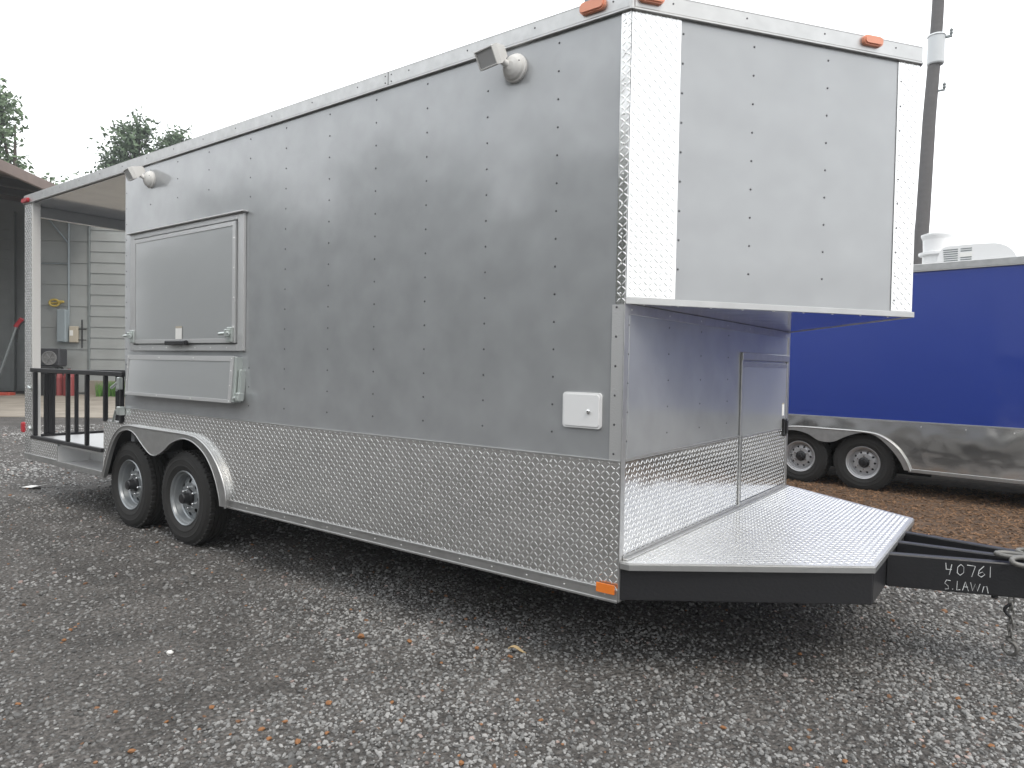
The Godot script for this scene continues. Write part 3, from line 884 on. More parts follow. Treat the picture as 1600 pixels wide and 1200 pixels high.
	part(cw, "handle", b, M.black)
	b = B.new(); b.box(Vector3(-3.73, 1.545, 0.0345), Vector3(-3.64, 1.625, 0.0355), 0.0003)
	part(cw, "sticker", b, M.paper)
	b = B.new(); b.box(Vector3(-3.73, 1.6255, 0.0345), Vector3(-3.64, 1.64, 0.0355), 0.0003)
	part(cw, "sticker_band", b, M.beige)
	for lx in [-4.39, -3.0]:
		b = B.new()
		b.box(Vector3(lx - 0.03, 1.52, 0.0345), Vector3(lx + 0.03, 1.62, 0.05), 0.004)
		b.tube([Vector3(lx - 0.09, 1.575, 0.065), Vector3(lx + 0.03, 1.58, 0.065)], 0.011, 8)
		b.box(Vector3(lx - 0.012, 1.555, 0.05), Vector3(lx + 0.016, 1.605, 0.08), 0.004)
		part(cw, "cam_latch", b, M.zinc)
	# --- folded-down counter shelf: hinged at the top, hanging a little out
	var ts := Node3D.new(); ts.name = "counter_shelf"; T.add_child(ts, true)
	ts.position = Vector3(-4.405, 1.422, 0.014); ts.rotation.x = -0.07
	b = B.new(); b.box(Vector3(0.0, -0.318, 0.0), Vector3(1.51, 0.0, 0.032), 0.003)
	part(ts, "shelf_panel", b, M.paint_door)
	b = B.new()
	for q in [[0.0, -0.318, 0.03, 0.0], [1.475, -0.318, 1.51, 0.0], [0.0301, -0.036, 1.4749, 0.0], [0.0301, -0.318, 1.4749, -0.294]]:
		b.box(Vector3(q[0], q[1], 0.0325), Vector3(q[2], q[3], 0.036), 0.001)
	part(ts, "shelf_trim", b, M.mill)
	xfs = []
	for i in 4:
		for y in [-0.018, -0.306]: xfs.append(Transform3D(Basis(), Vector3(0.02 + i * 0.49, y, 0.036)))
	for y in [-0.1, -0.2]: xfs.append(Transform3D(Basis(), Vector3(1.49, y, 0.036))); xfs.append(Transform3D(Basis(), Vector3(0.015, y, 0.036)))
	many(ts, "rivet", dome_mesh(0.0055, 0.003), M.bright_screw, xfs)
	b = B.new(); b.box(Vector3(1.512, -0.31, -0.028), Vector3(1.535, -0.005, 0.03), 0.003); b.box(Vector3(1.545, -0.29, -0.027), Vector3(1.575, -0.09, 0.012), 0.003)
	b.tube([Vector3(1.53, -0.285, 0.02), Vector3(1.60, -0.275, 0.03)], 0.014, 8); b.box(Vector3(1.57, -0.30, 0.0), Vector3(1.61, -0.245, 0.04), 0.004)
	part(ts, "shelf_bracket", b, M.zinc)
	# --- white utility hatch
	var hh := Node3D.new(); hh.name = "inlet_hatch"; T.add_child(hh, true)
	b = B.new(); b.extr(rounded(-0.297, 1.122, -0.098, 1.281, 0.016), 0.0005, 0.010)
	part(hh, "hatch_frame", b, M.white_plastic)
	b = B.new(); b.extr(rounded(-0.287, 1.131, -0.108, 1.272, 0.012), 0.010, 0.015)
	part(hh, "hatch_lid", b, M.white_plastic)
	b = B.new(Transform3D(Basis(Vector3.RIGHT, PI / 2), Vector3(-0.158, 1.197, 0.015))); b.lathe([Vector2(0.011, 0), Vector2(0.010, 0.006), Vector2(0.006, 0.009), Vector2(0, 0.009)], 12)
	part(hh, "lock", b, M.chrome)
	# --- floodlights
	floodlight(T, Vector3(-0.603, 2.806, 0.0), Vector3(-0.12, -0.5, 0.85))
	floodlight(T, Vector3(-4.13, 2.79, 0.0), Vector3(-0.12, -0.5, 0.85))

	# --- tongue deck
	b = B.new(Transform3D(Basis(Vector3.RIGHT, -PI / 2), Vector3.ZERO))
	var deck := PackedVector2Array([Vector2(0.006, 0.0), Vector2(0.05, 0.0), Vector2(0.888, 0.654), Vector2(0.888, W - 0.654), Vector2(0.05, W), Vector2(0.006, W)])
	b.extr(deck, DECK_Y - 0.006, DECK_Y)
	var dk = part(T, "tongue_deck", b, M.deck)
	var inset := PackedVector2Array([Vector2(0.03, 0.03), Vector2(0.05, 0.03), Vector2(0.875, 0.675), Vector2(0.875, W - 0.675), Vector2(0.05, W - 0.03), Vector2(0.03, W - 0.03)])
	treads(dk, inset, Transform3D(Basis(Vector3.RIGHT, -PI / 2), Vector3(0, DECK_Y, 0)), "tread_deck")
	b = B.new(Transform3D(Basis(Vector3.RIGHT, -PI / 2), Vector3.ZERO))
	var ol := PackedVector2Array([Vector2(0.007, -0.006), Vector2(0.053, -0.006), Vector2(0.893, 0.650), Vector2(0.893, W - 0.650), Vector2(0.053, W + 0.006), Vector2(0.007, W + 0.006)])
	b.extr(ol, DECK_Y - 0.030, DECK_Y - 0.0065)
	part(T, "deck_edge", b, M.alum)
	b = B.new(F); b.box(Vector3(0.02, DECK_Y + 0.0005, 0.006), Vector3(W - 0.02, DECK_Y + 0.008, 0.03), 0.002); b.box(Vector3(0.02, DECK_Y + 0.0085, 0.006), Vector3(W - 0.02, DECK_Y + 0.02, 0.009), 0.001)
	part(T, "deck_angle", b, M.alum)
	# black steel frame below
	var dl := Vector2(0.885 - 0.006, -0.654).length()
	b = B.new(Transform3D(Basis(Vector3.UP, atan2(0.654, 0.879)), Vector3(0.006, 0, -0.004))); b.box(Vector3(0.0, 0.386, -0.06), Vector3(dl, DECK_Y - 0.031, 0.0), 0.004)
	part(T, "tongue_frame_rail", b, M.black)
	b = B.new(Transform3D(Basis(Vector3.UP, -atan2(0.654, 0.879)), Vector3(0.006, 0, -W + 0.004))); b.box(Vector3(0.0, 0.386, 0.0), Vector3(dl, DECK_Y - 0.031, 0.06), 0.004)
	part(T, "tongue_frame_rail", b, M.black)
	b = B.new(); b.box(Vector3(0.83, 0.384, -W + 0.665), Vector3(0.884, DECK_Y - 0.031, -0.665), 0.004)
	part(T, "tongue_crossbar", b, M.black)
	# three drawbars
	for q in [[-1.02, -1.275, true], [-1.285, -1.345, false], [-1.55, -1.40, false]]:
		var p0 = Vector3(0.885, 0, q[0]); var p1 = Vector3(1.70, 0, q[1])
		if q[2]: p0 = Vector3(0.885, 0, -0.998); p1 = Vector3(1.62, 0, -1.279)
		var fr = Transform3D(Basis(Vector3.UP, atan2(p0.z - p1.z, p1.x - p0.x)), p0)
		b = B.new(fr); b.box(Vector3(0, 0.386, -0.05), Vector3((p1 - p0).length(), 0.540, 0), 0.005)
		var beam = part(T, "drawbar", b, M.black)
		if q[2]:
			for s in chalk_strokes():
				var cb = B.new(fr * Transform3D(Basis(), Vector3(0, 0, 0.0006)))
				var pts = []
				for p in s: pts.append(Vector3(p.x, p.y, 0))
				var rad = []
				for p in s: rad.append(rng.randf_range(0.0009, 0.0021))
				cb.tube(pts, rad, 5)
				part(beam, "chalk_mark", cb, M.chalk)
			b = B.new(fr); b.tube([Vector3(0.455, 0.386, -0.02), Vector3(0.455, 0.372, -0.02)], 0.014, 8)
			part(T, "bolt", b, M.black)
	b = B.new(); b.box(Vector3(1.66, 0.40, -1.42), Vector3(1.78, 0.56, -1.24), 0.01); b.box(Vector3(1.78, 0.46, -1.385), Vector3(2.02, 0.56, -1.275), 0.02)
	part(T, "coupler", b, M.black)
	# chain coiled on the drawbars
	b = B.new()
	for q in [[Vector3(1.355, 0.566, -1.24), 0.2, 0.1], [Vector3(1.43, 0.575, -1.30), -0.5, 0.25], [Vector3(1.40, 0.56, -1.165), 0.9, 0.5], [Vector3(1.47, 0.56, -1.2), 0.1, 0.9]]:
		b.tube(ring_points(Transform3D(Basis(Vector3.UP, q[1]) * Basis(Vector3.RIGHT, q[2]), q[0]), 0.055, 0.026), 0.0115, 8, true)
	part(T, "coiled_chain", b, M.chain)
	# safety chain hanging from the near drawbar
	var ch := Node3D.new(); ch.name = "safety_chain"; T.add_child(ch, true)
	ch.position = Vector3(1.366, 0.386, -1.19)
	for i in 6:
		b = B.new(); b.tube(ring_points(Transform3D(Basis(Vector3.UP, 0.4 + (i % 2) * PI / 2) * Basis(Vector3.RIGHT, PI / 2) * Basis(Vector3.UP, PI / 2), Vector3(0, -0.012 - i * 0.03, 0)), 0.019, 0.011), 0.0046, 6, true)
		part(ch, "chain_link", b, M.chain)
	b = B.new()
	var hk = []
	for i in 13:
		var a = PI * 0.5 - TAU * 0.80 * i / 12.0
		hk.append(Vector3(0.0, -0.232 + sin(a) * 0.03, cos(a) * 0.03).rotated(Vector3.UP, 1.1))
	var hr = []
	for i in 13: hr.append(lerpf(0.0095, 0.006, i / 12.0))
	b.tube(hk, hr, 8); b.tube(ring_points(Transform3D(Basis(Vector3.UP, 1.1) * Basis(Vector3(0, 0, 1), PI / 2), Vector3(0, -0.192, 0)), 0.012, 0.012), 0.005, 6, true)
	part(ch, "hook", b, M.chain)
	b = B.new()
	var cl = []
	for i in 9: cl.append(Vector3(-0.004 - 0.02 * sin(PI * i / 8.0), -0.03 - i * 0.007, 0.012))
	b.tube(cl, 0.007, 8)
	part(ch, "spring_clip", b, M.black)

	porch(T)

func ring_points(fr: Transform3D, a: float, c: float) -> Array:
	var out = []
	for i in 16:
		var t = TAU * i / 16
		out.append(fr * Vector3(cos(t) * a, 0, sin(t) * c))
	return out

func chalk_strokes() -> Array:
	var raw = [[0.247, 0.5195, 0.2492, 0.4899, 0.2727, 0.4907], [0.2719, 0.5144, 0.263, 0.4659],
		[0.3088, 0.5179, 0.2963, 0.5041, 0.2951, 0.478, 0.3071, 0.4673, 0.321, 0.4806, 0.3214, 0.5065, 0.3088, 0.5179],
		[0.3334, 0.5173, 0.3668, 0.5146, 0.3536, 0.4646], [0.4018, 0.518, 0.3833, 0.4978, 0.3789, 0.4753, 0.392, 0.467, 0.4062, 0.4802, 0.3963, 0.4917, 0.3819, 0.4829],
		[0.4266, 0.5189, 0.4269, 0.4691], [0.2691, 0.4382, 0.2527, 0.4403, 0.2453, 0.4246, 0.2601, 0.4134, 0.2624, 0.4003, 0.2475, 0.3972],
		[0.278, 0.4019, 0.2794, 0.3991], [0.2963, 0.4395, 0.295, 0.3978, 0.3092, 0.4007], [0.319, 0.3988, 0.3287, 0.4384, 0.3429, 0.3976],
		[0.323, 0.4156, 0.3397, 0.4158], [0.3499, 0.4391, 0.3588, 0.4016, 0.3694, 0.4337, 0.3787, 0.4015, 0.3885, 0.4357], [0.398, 0.3969, 0.4035, 0.424, 0.4149, 0.4267, 0.4216, 0.3965]]
	var out = []
	for r in raw:
		var s = []
		for i in range(0, r.size(), 2): s.append(Vector2(r[i], r[i + 1]))
		out.append(s)
	return out

func porch(T: Node3D):
	var b = B.new()
	# floor and the recessed step in the near side
	b.box(Vector3(-L, 0.56, -W + 0.01), Vector3(-4.952, 0.585, -0.012), 0.003); b.box(Vector3(-4.952, 0.56, -W + 0.01), Vector3(-4.565, 0.585, -0.505), 0.003)
	var pf = part(T, "porch_floor", b, M.floor_alum)
	b = B.new()
	b.box(Vector3(-5.895, 0.395, -0.30), Vector3(-4.96, 0.559, -0.28), 0.002)
	part(T, "step_riser", b, M.floor_alum)
	b = B.new(); b.box(Vector3(-5.895, 0.385, -0.28), Vector3(-4.96, 0.405, 0.0), 0.002)
	part(T, "step_tread", b, M.floor_alum)
	b = B.new(); b.box(Vector3(-5.915, 0.385, -0.30), Vector3(-5.896, 0.559, -0.001), 0.002)
	b.box(Vector3(-4.959, 0.385, -0.30), Vector3(-4.951, 0.559, -0.001), 0.002)
	b.box(Vector3(-L + 0.01, 0.40, -W + 0.05), Vector3(-5.916, 0.559, -0.01), 0.003)
	part(T, "step_side", b, M.floor_alum)
	var sk = rect(-L, 0.40, -5.90, 0.60)
	b = B.new(); b.extr(sk, 0.0, 0.004)
	var sp = part(T, "porch_skirt_plate", b, M.plate)
	treads(sp, sk, Transform3D(Basis(), Vector3(0, 0, 0.004)))
	b = B.new(); b.box(Vector3(-L, SKIRT_Y - 0.004, 0.0045), Vector3(-4.90, 0.422, 0.011), 0.002)
	b.box(Vector3(-L, 0.424, 0.0045), Vector3(-5.9, 0.43, 0.014), 0.001)
	part(T, "porch_bottom_rail", b, M.alum)
	# rear posts and header
	for z0 in [0.0, -W]:
		var s = -1.0 if z0 == 0.0 else 1.0
		b = B.new()
		b.box(Vector3(-L, 0.43, min(z0, z0 + s * 0.07)), Vector3(-6.5, WALL_TOP, max(z0, z0 + s * 0.07)), 0.003)
		var ps = part(T, "rear_post", b, M.lamp_white)
		if z0 == 0.0:
			b = B.new(); b.box(Vector3(-L - 0.003, 0.43, 0.0003), Vector3(-6.515, WALL_TOP - 0.012, 0.004), 0.001)
			part(ps, "post_plate", b, M.plate)
			treads(ps, rect(-L, 0.60, -6.52, WALL_TOP - 0.02), Transform3D(Basis(), Vector3(0, 0, 0.004)))
	b = B.new(); b.box(Vector3(-L, 2.80, -W + 0.07), Vector3(-L + 0.05, WALL_TOP - 0.011, -0.07), 0.003)
	part(T, "rear_header", b, M.paint_door)
	marker(T, "tail_marker", Transform3D.IDENTITY, Vector3(-6.62, 2.94, 0.0125), 0.15, 0.045, M.red)
	b = B.new(); b.box(Vector3(-L - 0.075, 0.63, -0.03), Vector3(-L - 0.005, 0.735, 0.02), 0.012)
	part(T, "tail_lamp", b, M.red)
	# near railing gate
	var g := Node3D.new(); g.name = "side_railing"; T.add_child(g, true)
	b = B.new(); b.box(Vector3(-6.50, 1.245, -0.015), Vector3(-4.56, 1.285, 0.025), 0.004)
	part(g, "top_rail", b, M.black)
	b = B.new(); b.box(Vector3(-6.50, 0.587, -0.010), Vector3(-4.945, 0.622, 0.022), 0.004)
	part(g, "bottom_rail", b, M.black)
	for x in [-6.42, -5.655, -5.255, -4.895, -4.60]:
		b = B.new()
		var w = 0.05 if x < -6 else 0.034
		b.box(Vector3(x - w / 2, 0.623 if x < -4.945 else 0.858, -0.010), Vector3(x + w / 2, 1.244, 0.022), 0.004)
		part(g, "baluster", b, M.black)
	b = B.new(); b.box(Vector3(-4.935, 0.858, -0.03), Vector3(-4.565, 0.87, 0.003), 0.002)
	part(T, "fender_step", b, M.alum)
	b = B.new()
	b.tube([Vector3(-4.70, 1.15, 0.045), Vector3(-4.58, 1.20, 0.045)], 0.012, 8); b.tube([Vector3(-4.62, 1.13, 0.04), Vector3(-4.57, 1.19, 0.05), Vector3(-4.56, 1.24, 0.04)], 0.009, 6)
	b.box(Vector3(-4.59, 1.14, 0.02), Vector3(-4.55, 1.24, 0.055), 0.005)
	part(g, "hinge_pin", b, M.zinc)
	b = B.new()
	b.box(Vector3(-4.60, 0.93, 0.005), Vector3(-4.54, 1.0, 0.05), 0.005); b.tube([Vector3(-4.70, 0.87, 0.03), Vector3(-4.63, 0.965, 0.04), Vector3(-4.56, 0.97, 0.04)], 0.010, 6)
	part(g, "hinge_pin", b, M.zinc)
	b = B.new(); b.tube([Vector3(-6.56, 1.10, 0.02), Vector3(-6.46, 1.08, 0.03)], 0.012, 6); b.tube([Vector3(-6.52, 0.70, 0.02), Vector3(-6.46, 0.68, 0.03)], 0.014, 6)
	part(g, "gate_latch", b, M.zinc)
	# rear railing
	g = Node3D.new(); g.name = "rear_railing"; T.add_child(g, true)
	b = B.new(); b.box(Vector3(-6.675, 1.225, -W + 0.075), Vector3(-6.64, 1.265, -0.075), 0.004)
	part(g, "top_rail", b, M.black)
	b = B.new(); b.box(Vector3(-6.675, 0.586, -W + 0.075), Vector3(-6.64, 0.61, -0.075), 0.004)
	part(g, "bottom_rail", b, M.black)
	for z in [-0.17, -0.205, -0.235, -0.455, -0.865, -1.02, -1.28, -1.70, -2.1]:
		b = B.new(); b.box(Vector3(-6.672, 0.611, z - 0.017), Vector3(-6.643, 1.224, z + 0.017), 0.004)
		part(g, "baluster", b, M.black)

# ------------------------------------------------------------------ blue trailer
func blue_trailer():
	var T = thing("cargo_trailer", "royal blue cargo trailer with polished skirt and white roof unit behind the grey trailer", "trailer", Vector3(-0.13, 0, -6.19), deg_to_rad(-8.0))
	var X0 := -3.4; var X1 := 4.6; var D := 2.5
	var b = B.new(); b.box(Vector3(X0, 0.845, -D), Vector3(X1, 2.51, 0), 0.004)
	part(T, "body", b, M.blue)
	b = B.new(); b.box(Vector3(X0 - 0.01, 2.511, -D - 0.01), Vector3(X1 + 0.01, 2.585, 0.012), 0.005); b.box(Vector3(X0 - 0.01, 2.50, 0.0005), Vector3(X1 + 0.01, 2.51, 0.016), 0.002)
	part(T, "roof_rail", b, M.alum)
	# polished skirt with the tandem opening
	var inner = smooth([Vector2(-1.19, 0.31), Vector2(-1.06, 0.53), Vector2(-0.92, 0.635), Vector2(-0.78, 0.66), Vector2(-0.62, 0.63), Vector2(-0.50, 0.565), Vector2(-0.40, 0.548), Vector2(-0.30, 0.565), Vector2(-0.17, 0.635), Vector2(0.0, 0.69), Vector2(0.15, 0.665), Vector2(0.29, 0.555), Vector2(0.40, 0.42), Vector2(0.455, 0.31)], 5)
	var outer = smooth([Vector2(0.515, 0.31), Vector2(0.47, 0.42), Vector2(0.37, 0.56), Vector2(0.22, 0.665), Vector2(0.05, 0.705), Vector2(-0.4, 0.712), Vector2(-0.8, 0.708), Vector2(-0.97, 0.668), Vector2(-1.12, 0.55), Vector2(-1.25, 0.31)], 5)
	var sk := PackedVector2Array([Vector2(X1, 0.30), Vector2(X1, 0.844), Vector2(X0, 0.844), Vector2(X0, 0.30), Vector2(-1.22, 0.30)])
	var mid = smooth([Vector2(-1.22, 0.32), Vector2(-1.10, 0.54), Vector2(-0.95, 0.65), Vector2(-0.8, 0.69), Vector2(0.03, 0.695), Vector2(0.2, 0.65), Vector2(0.34, 0.555), Vector2(0.44, 0.42), Vector2(0.487, 0.30)], 4)
	for p in mid: sk.append(p)
	b = B.new(); b.extr(sk, -0.02, 0.0)
	part(T, "skirt", b, M.mirror)
	b = B.new(); b.box(Vector3(X0, 0.838, 0.001), Vector3(X1, 0.856, 0.007), 0.002); b.box(Vector3(0.49, 0.292, 0.001), Vector3(X1, 0.33, 0.010), 0.002)
	part(T, "skirt_trim", b, M.alum)
	var rv = []
	for i in 9: rv.append(Vector3(0.6 + i * 0.42, 0.80, 0.001))
	rivets(T, rv, Transform3D.IDENTITY, M.bright_screw, 0.006)
	var fpoly := PackedVector2Array(inner)
	for p in outer: fpoly.append(p)
	b = B.new(); b.extr(fpoly, 0.001, 0.03)
	var lip = []
	for p in outer: lip.append(Vector3(p.x, p.y - 0.006, 0.029))
	b.tube(lip, 0.009, 8)
	part(T, "fender", b, M.alum)
	b = B.new(); b.box(Vector3(-1.5, 0.2, -0.5), Vector3(0.6, 0.84, -0.46)); b.box(Vector3(X0, 0.26, -D), Vector3(X1, 0.34, -0.5)); b.box(Vector3(0.5, 0.31, -0.45), Vector3(X1, 0.843, -0.021)); b.box(Vector3(X0, 0.31, -0.45), Vector3(-1.26, 0.843, -0.021))
	part(T, "underbody", b, M.liner)
	wheel(T, Vector3(-0.005, 0.335, -0.14), 0.335, 0.188, 0.2, 10, "rim_pale")
	wheel(T, Vector3(-0.742, 0.335, -0.14), 0.335, 0.188, 0.2, 10, "rim_pale")
	# roof air conditioner
	var ac := Node3D.new(); ac.name = "air_conditioner"; T.add_child(ac, true)
	ac.position = Vector3(0.60, 2.586, -0.35)
	b = B.new()
	var prof = smooth([Vector2(0.0, 0.0), Vector2(0.025, 0.12), Vector2(0.07, 0.205), Vector2(0.2, 0.222), Vector2(0.5, 0.215), Vector2(0.62, 0.19), Vector2(0.71, 0.12), Vector2(0.77, 0.0)], 5)
	b.extr(PackedVector2Array(prof), -0.68, 0.0)
	part(ac, "shroud", b, M.white_plastic)
	for i in 7:
		b = B.new(); b.box(Vector3(0.07 + (7 - i) * 0.002, 0.03 + i * 0.024, 0.0005), Vector3(0.215, 0.041 + i * 0.024, 0.004), 0.001)
		part(ac, "louvre", b, M.steel_dull)
		if i == 3 or i == 4: continue
		b = B.new(); b.box(Vector3(0.24, 0.03 + i * 0.024, 0.0005), Vector3(0.345, 0.041 + i * 0.024, 0.004), 0.001)
		part(ac, "louvre", b, M.steel_dull)
	b = B.new(); b.extr(PackedVector2Array([Vector2(0.232, 0.09), Vector2(0.345, 0.09), Vector2(0.345, 0.135), Vector2(0.232, 0.135)]), 0.0005, 0.005)
	part(ac, "badge", b, M.paper)
	# exhaust fan on the roof
	b = B.new(Transform3D(Basis(), Vector3(0.53, 2.586, -0.7)))
	b.lathe([Vector2(0.15, 0), Vector2(0.15, 0.17), Vector2(0.19, 0.18), Vector2(0.19, 0.21), Vector2(0.145, 0.22), Vector2(0.15, 0.36), Vector2(0.17, 0.40), Vector2(0.17, 0.42), Vector2(0.1, 0.44), Vector2(0, 0.445)], 28)
	part(T, "exhaust_fan", b, M.white_plastic)

# ------------------------------------------------------------------ far things
func utility_pole():
	var P = thing("utility_pole", "dark leaning wooden utility pole rising behind the blue trailer", "utility pole", Vector3(-1.40, 0, -20.2))
	var b = B.new()
	var pts = []; var rs = []
	for i in 11:
		var y = i * 1.45
		pts.append(Vector3(0.02 + y * 0.0285 + 0.012 * sin(y * 1.3), y, -0.05 * y)); rs.append(lerpf(0.21, 0.145, i / 10.0))
	b.tube(pts, rs, 14)
	part(P, "pole", b, M.wood)
	b = B.new()
	var c = Vector3(0.36, 10.25, -0.51)
	b.xf = Transform3D(Basis(), c)
	b.lathe([Vector2(0, -0.02), Vector2(0.2, 0.0), Vector2(0.22, 0.03), Vector2(0.22, 0.78), Vector2(0.24, 0.8), Vector2(0.2, 0.85), Vector2(0, 0.88)], 20)
	part(P, "transformer", b, mat(Color(0.55, 0.57, 0.58), 0.5))
	b = B.new()
	b.box(Vector3(0.2, 10.95, -0.56), Vector3(0.75, 11.02, -0.5), 0.01); b.box(Vector3(0.15, 9.45, -0.50), Vector3(0.62, 9.50, -0.44), 0.01)
	part(P, "bracket", b, M.steel_dull)
	for q in [Vector3(0.72, 11.02, -0.53), Vector3(0.6, 9.5, -0.47)]:
		b = B.new(Transform3D(Basis(), q)); b.lathe([Vector2(0.03, 0), Vector2(0.05, 0.05), Vector2(0.03, 0.08), Vector2(0.05, 0.13), Vector2(0.03, 0.16), Vector2(0, 0.2)], 10)
		part(P, "insulator", b, M.steel_dull)

func shed():
	# local x runs along the wall to the right, z comes out of it towards the lot
	var U := Vector3(-0.672, 0, -0.741)
	var T = thing("metal_shed", "large pale metal shed with an open roofed bay behind the porch", "building", Vector3(-26.8, 0, -8.72), atan2(-U.x, -U.z))
	var b = B.new()
	b.box(Vector3(0.0, 0.0, -8), Vector3(14, 0.55, 0.06), 0.02)
	part(T, "foundation", b, M.concrete)
	b = B.new(); b.box(Vector3(0.02, 0.55, -8), Vector3(14, 6.9, -0.03), 0.01); b.box(Vector3(-2.1, 0.0, -5), Vector3(0.019, 6.9, -0.03), 0.01); b.extr(PackedVector2Array([Vector2(-14, 0), Vector2(-2.11, 0), Vector2(-2.11, 7.33), Vector2(-14, 9.16)]), -2.9, -2.6)
	part(T, "wall", b, M.siding)
	# lapped siding, each course its own board
	var course := 0.40
	var y := 0.55
	while y < 6.6:
		b = B.new()
		b.quad(Vector3(0.05, y, 0.03), Vector3(14, y, 0.03), Vector3(14, y + course - 0.004, 0.0), Vector3(0.05, y + course - 0.004, 0.0), Vector3(0, 0, 1))
		b.quad(Vector3(0.05, y, 0.03), Vector3(14, y, 0.03), Vector3(14, y, -0.03), Vector3(0.05, y, -0.03), Vector3(0, -1, 0))
		part(T, "siding_board", b, M.siding)
		y += course
	y = 0.1
	while y < 6.2:
		b = B.new()
		b.quad(Vector3(-2.1, y, 0.03), Vector3(-0.05, y, 0.03), Vector3(-0.05, y + 0.796, 0.0), Vector3(-2.1, y + 0.796, 0.0), Vector3(0, 0, 1))
		b.quad(Vector3(-2.1, y, 0.03), Vector3(-0.05, y, 0.03), Vector3(-0.05, y, -0.03), Vector3(-2.1, y, -0.03), Vector3(0, -1, 0))
		part(T, "siding_board", b, M.siding)
		y += 0.8
	b = B.new(); b.box(Vector3(-0.045, 0.0, -0.02), Vector3(0.045, 6.9, 0.06), 0.01)
	part(T, "corner_trim", b, M.steel_dull)
	for x in [-2.0]:
		b = B.new(); b.box(Vector3(x - 0.09, 0.0, 0.031), Vector3(x + 0.09, 6.9, 0.2), 0.01)
		part(T, "wall_post", b, M.siding)
	y = 0.1
	while y < 6.6:
		b = B.new()
		b.quad(Vector3(-9, y, -2.56), Vector3(-2.12, y, -2.56), Vector3(-2.12, y + 0.396, -2.595), Vector3(-9, y + 0.396, -2.595), Vector3(0, 0, 1))
		b.quad(Vector3(-9, y, -2.56), Vector3(-2.12, y, -2.56), Vector3(-2.12, y, -2.6), Vector3(-9, y, -2.6), Vector3(0, -1, 0))
		part(T, "siding_board", b, M.siding)
		y += 0.4
	for x in [-2.75, -3.3, -4.1, -5.2, -6.6]:
		b = B.new(); b.box(Vector3(x - 0.08, 0.0, -2.555), Vector3(x + 0.08, 7.2, -2.4), 0.01)
		part(T, "wall_post", b, M.siding)
	# roof over the bay
	b = B.new(); b.quad(Vector3(0.25, 7.0, -5.3), Vector3(0.25, 7.0, 12), Vector3(-14, 9.2, 12), Vector3(-14, 9.2, -5.3), Vector3(-0.15, -1, 0)); b.quad(Vector3(0.25, 7.06, -5.3), Vector3(0.25, 7.06, 12), Vector3(-14, 9.26, 12), Vector3(-14, 9.26, -5.3), Vector3(0.15, 1, 0))
	var rf = part(T, "roof", b, M.roof_rust)
	b = B.new(); b.box(Vector3(0.2, 6.78, 0.05), Vector3(0.3, 7.12, 12), 0.02)
	part(rf, "eave_board", b, M.roof_rust)
	for i in 5:
		b = B.new(Transform3D(Basis(Vector3(0, 0, 1), -0.153), Vector3(0.2, 6.82, 1.2 + i * 2.3))); b.box(Vector3(-14, -0.12, -0.08), Vector3(0, 0.13, 0.08), 0.01)
		part(rf, "rafter", b, M.dark_wood)
	b = B.new(); b.box(Vector3(-14, 0, -8), Vector3(-13.7, 9.1, 12), 0.02)
	part(T, "bay_side_wall", b, M.siding)
	# pipes and boxes on the bay's wall
	b = B.new()
	b.tube([Vector3(-0.68, 2.6, 0.1), Vector3(-0.68, 6.9, 0.1)], 0.035, 8); b.tube([Vector3(-0.68, 5.6, 0.1), Vector3(-1.4, 6.5, 0.12)], 0.03, 8); b.tube([Vector3(-1.8, 4.85, 0.08), Vector3(-0.68, 4.85, 0.08)], 0.02, 6)
	part(T, "conduit", b, M.grey_box)
	b = B.new(); b.box(Vector3(-0.98, 1.95, 0.05), Vector3(-0.66, 3.15, 0.35), 0.03)
	part(T, "electrical_cabinet", b, M.grey_box)
	b = B.new(); b.box(Vector3(-0.62, 1.95, 0.05), Vector3(-0.32, 2.55, 0.2), 0.02)
	var mb = part(T, "meter_box", b, M.beige)
	b = B.new(); b.box(Vector3(-0.59, 2.2, 0.2005), Vector3(-0.47, 2.4, 0.206), 0.002)
	part(mb, "box_label", b, M.paper)
	b = B.new(); b.tube([Vector3(-0.18, 1.75, 0.15), Vector3(-0.18, 2.8, 0.15)], 0.025, 6); b.tube([Vector3(-0.4, 2.05, 0.12), Vector3(-0.05, 2.05, 0.12)], 0.02, 6); b.tube([Vector3(-0.4, 2.45, 0.12), Vector3(-0.05, 2.45, 0.12)], 0.02, 6)
	part(T, "wall_rack", b, M.seam)

	# things standing in the bay, placed in the shed's frame
	var X = T.transform
	var at = func(lx, lz): return X * Vector3(lx, 0, lz)
	var turn = T.rotation.y
	var m = thing("air_compressor", "dark machine with a round spoked fan wheel standing in the shed bay", "machine", at.call(-1.0, 0.9), turn)
	b = B.new(); b.box(Vector3(-0.5, 0.0, -0.35), Vector3(0.4, 1.05, 0.3), 0.04)
	part(m, "cabinet", b, M.seam)
	b = B.new(); b.box(Vector3(-0.5, 1.06, -0.3), Vector3(0.55, 1.7, 0.25), 0.05)
	part(m, "engine_cover", b, mat(Color(0.035, 0.035, 0.04), 0.5))
	b = B.new(Transform3D(Basis(Vector3.RIGHT, PI / 2), Vector3(0.22, 1.36, 0.26))); b.lathe([Vector2(0.25, 0), Vector2(0.25, 0.05), Vector2(0.21, 0.05), Vector2(0.21, 0.01), Vector2(0, 0.01)], 24)
	b.lathe([Vector2(0.05, 0.01), Vector2(0.05, 0.07), Vector2(0, 0.07)], 12)
	for k in 6:
		b.xf = Transform3D(Basis(Vector3(0, 0, 1), TAU * k / 6), Vector3(0.22, 1.36, 0.26)); b.box(Vector3(0.04, -0.018, 0.015), Vector3(0.215, 0.018, 0.045), 0.004)
	part(m, "fan_wheel", b, mat(Color(0.2, 0.2, 0.2), 0.5))
	b = B.new()
	var hp = []
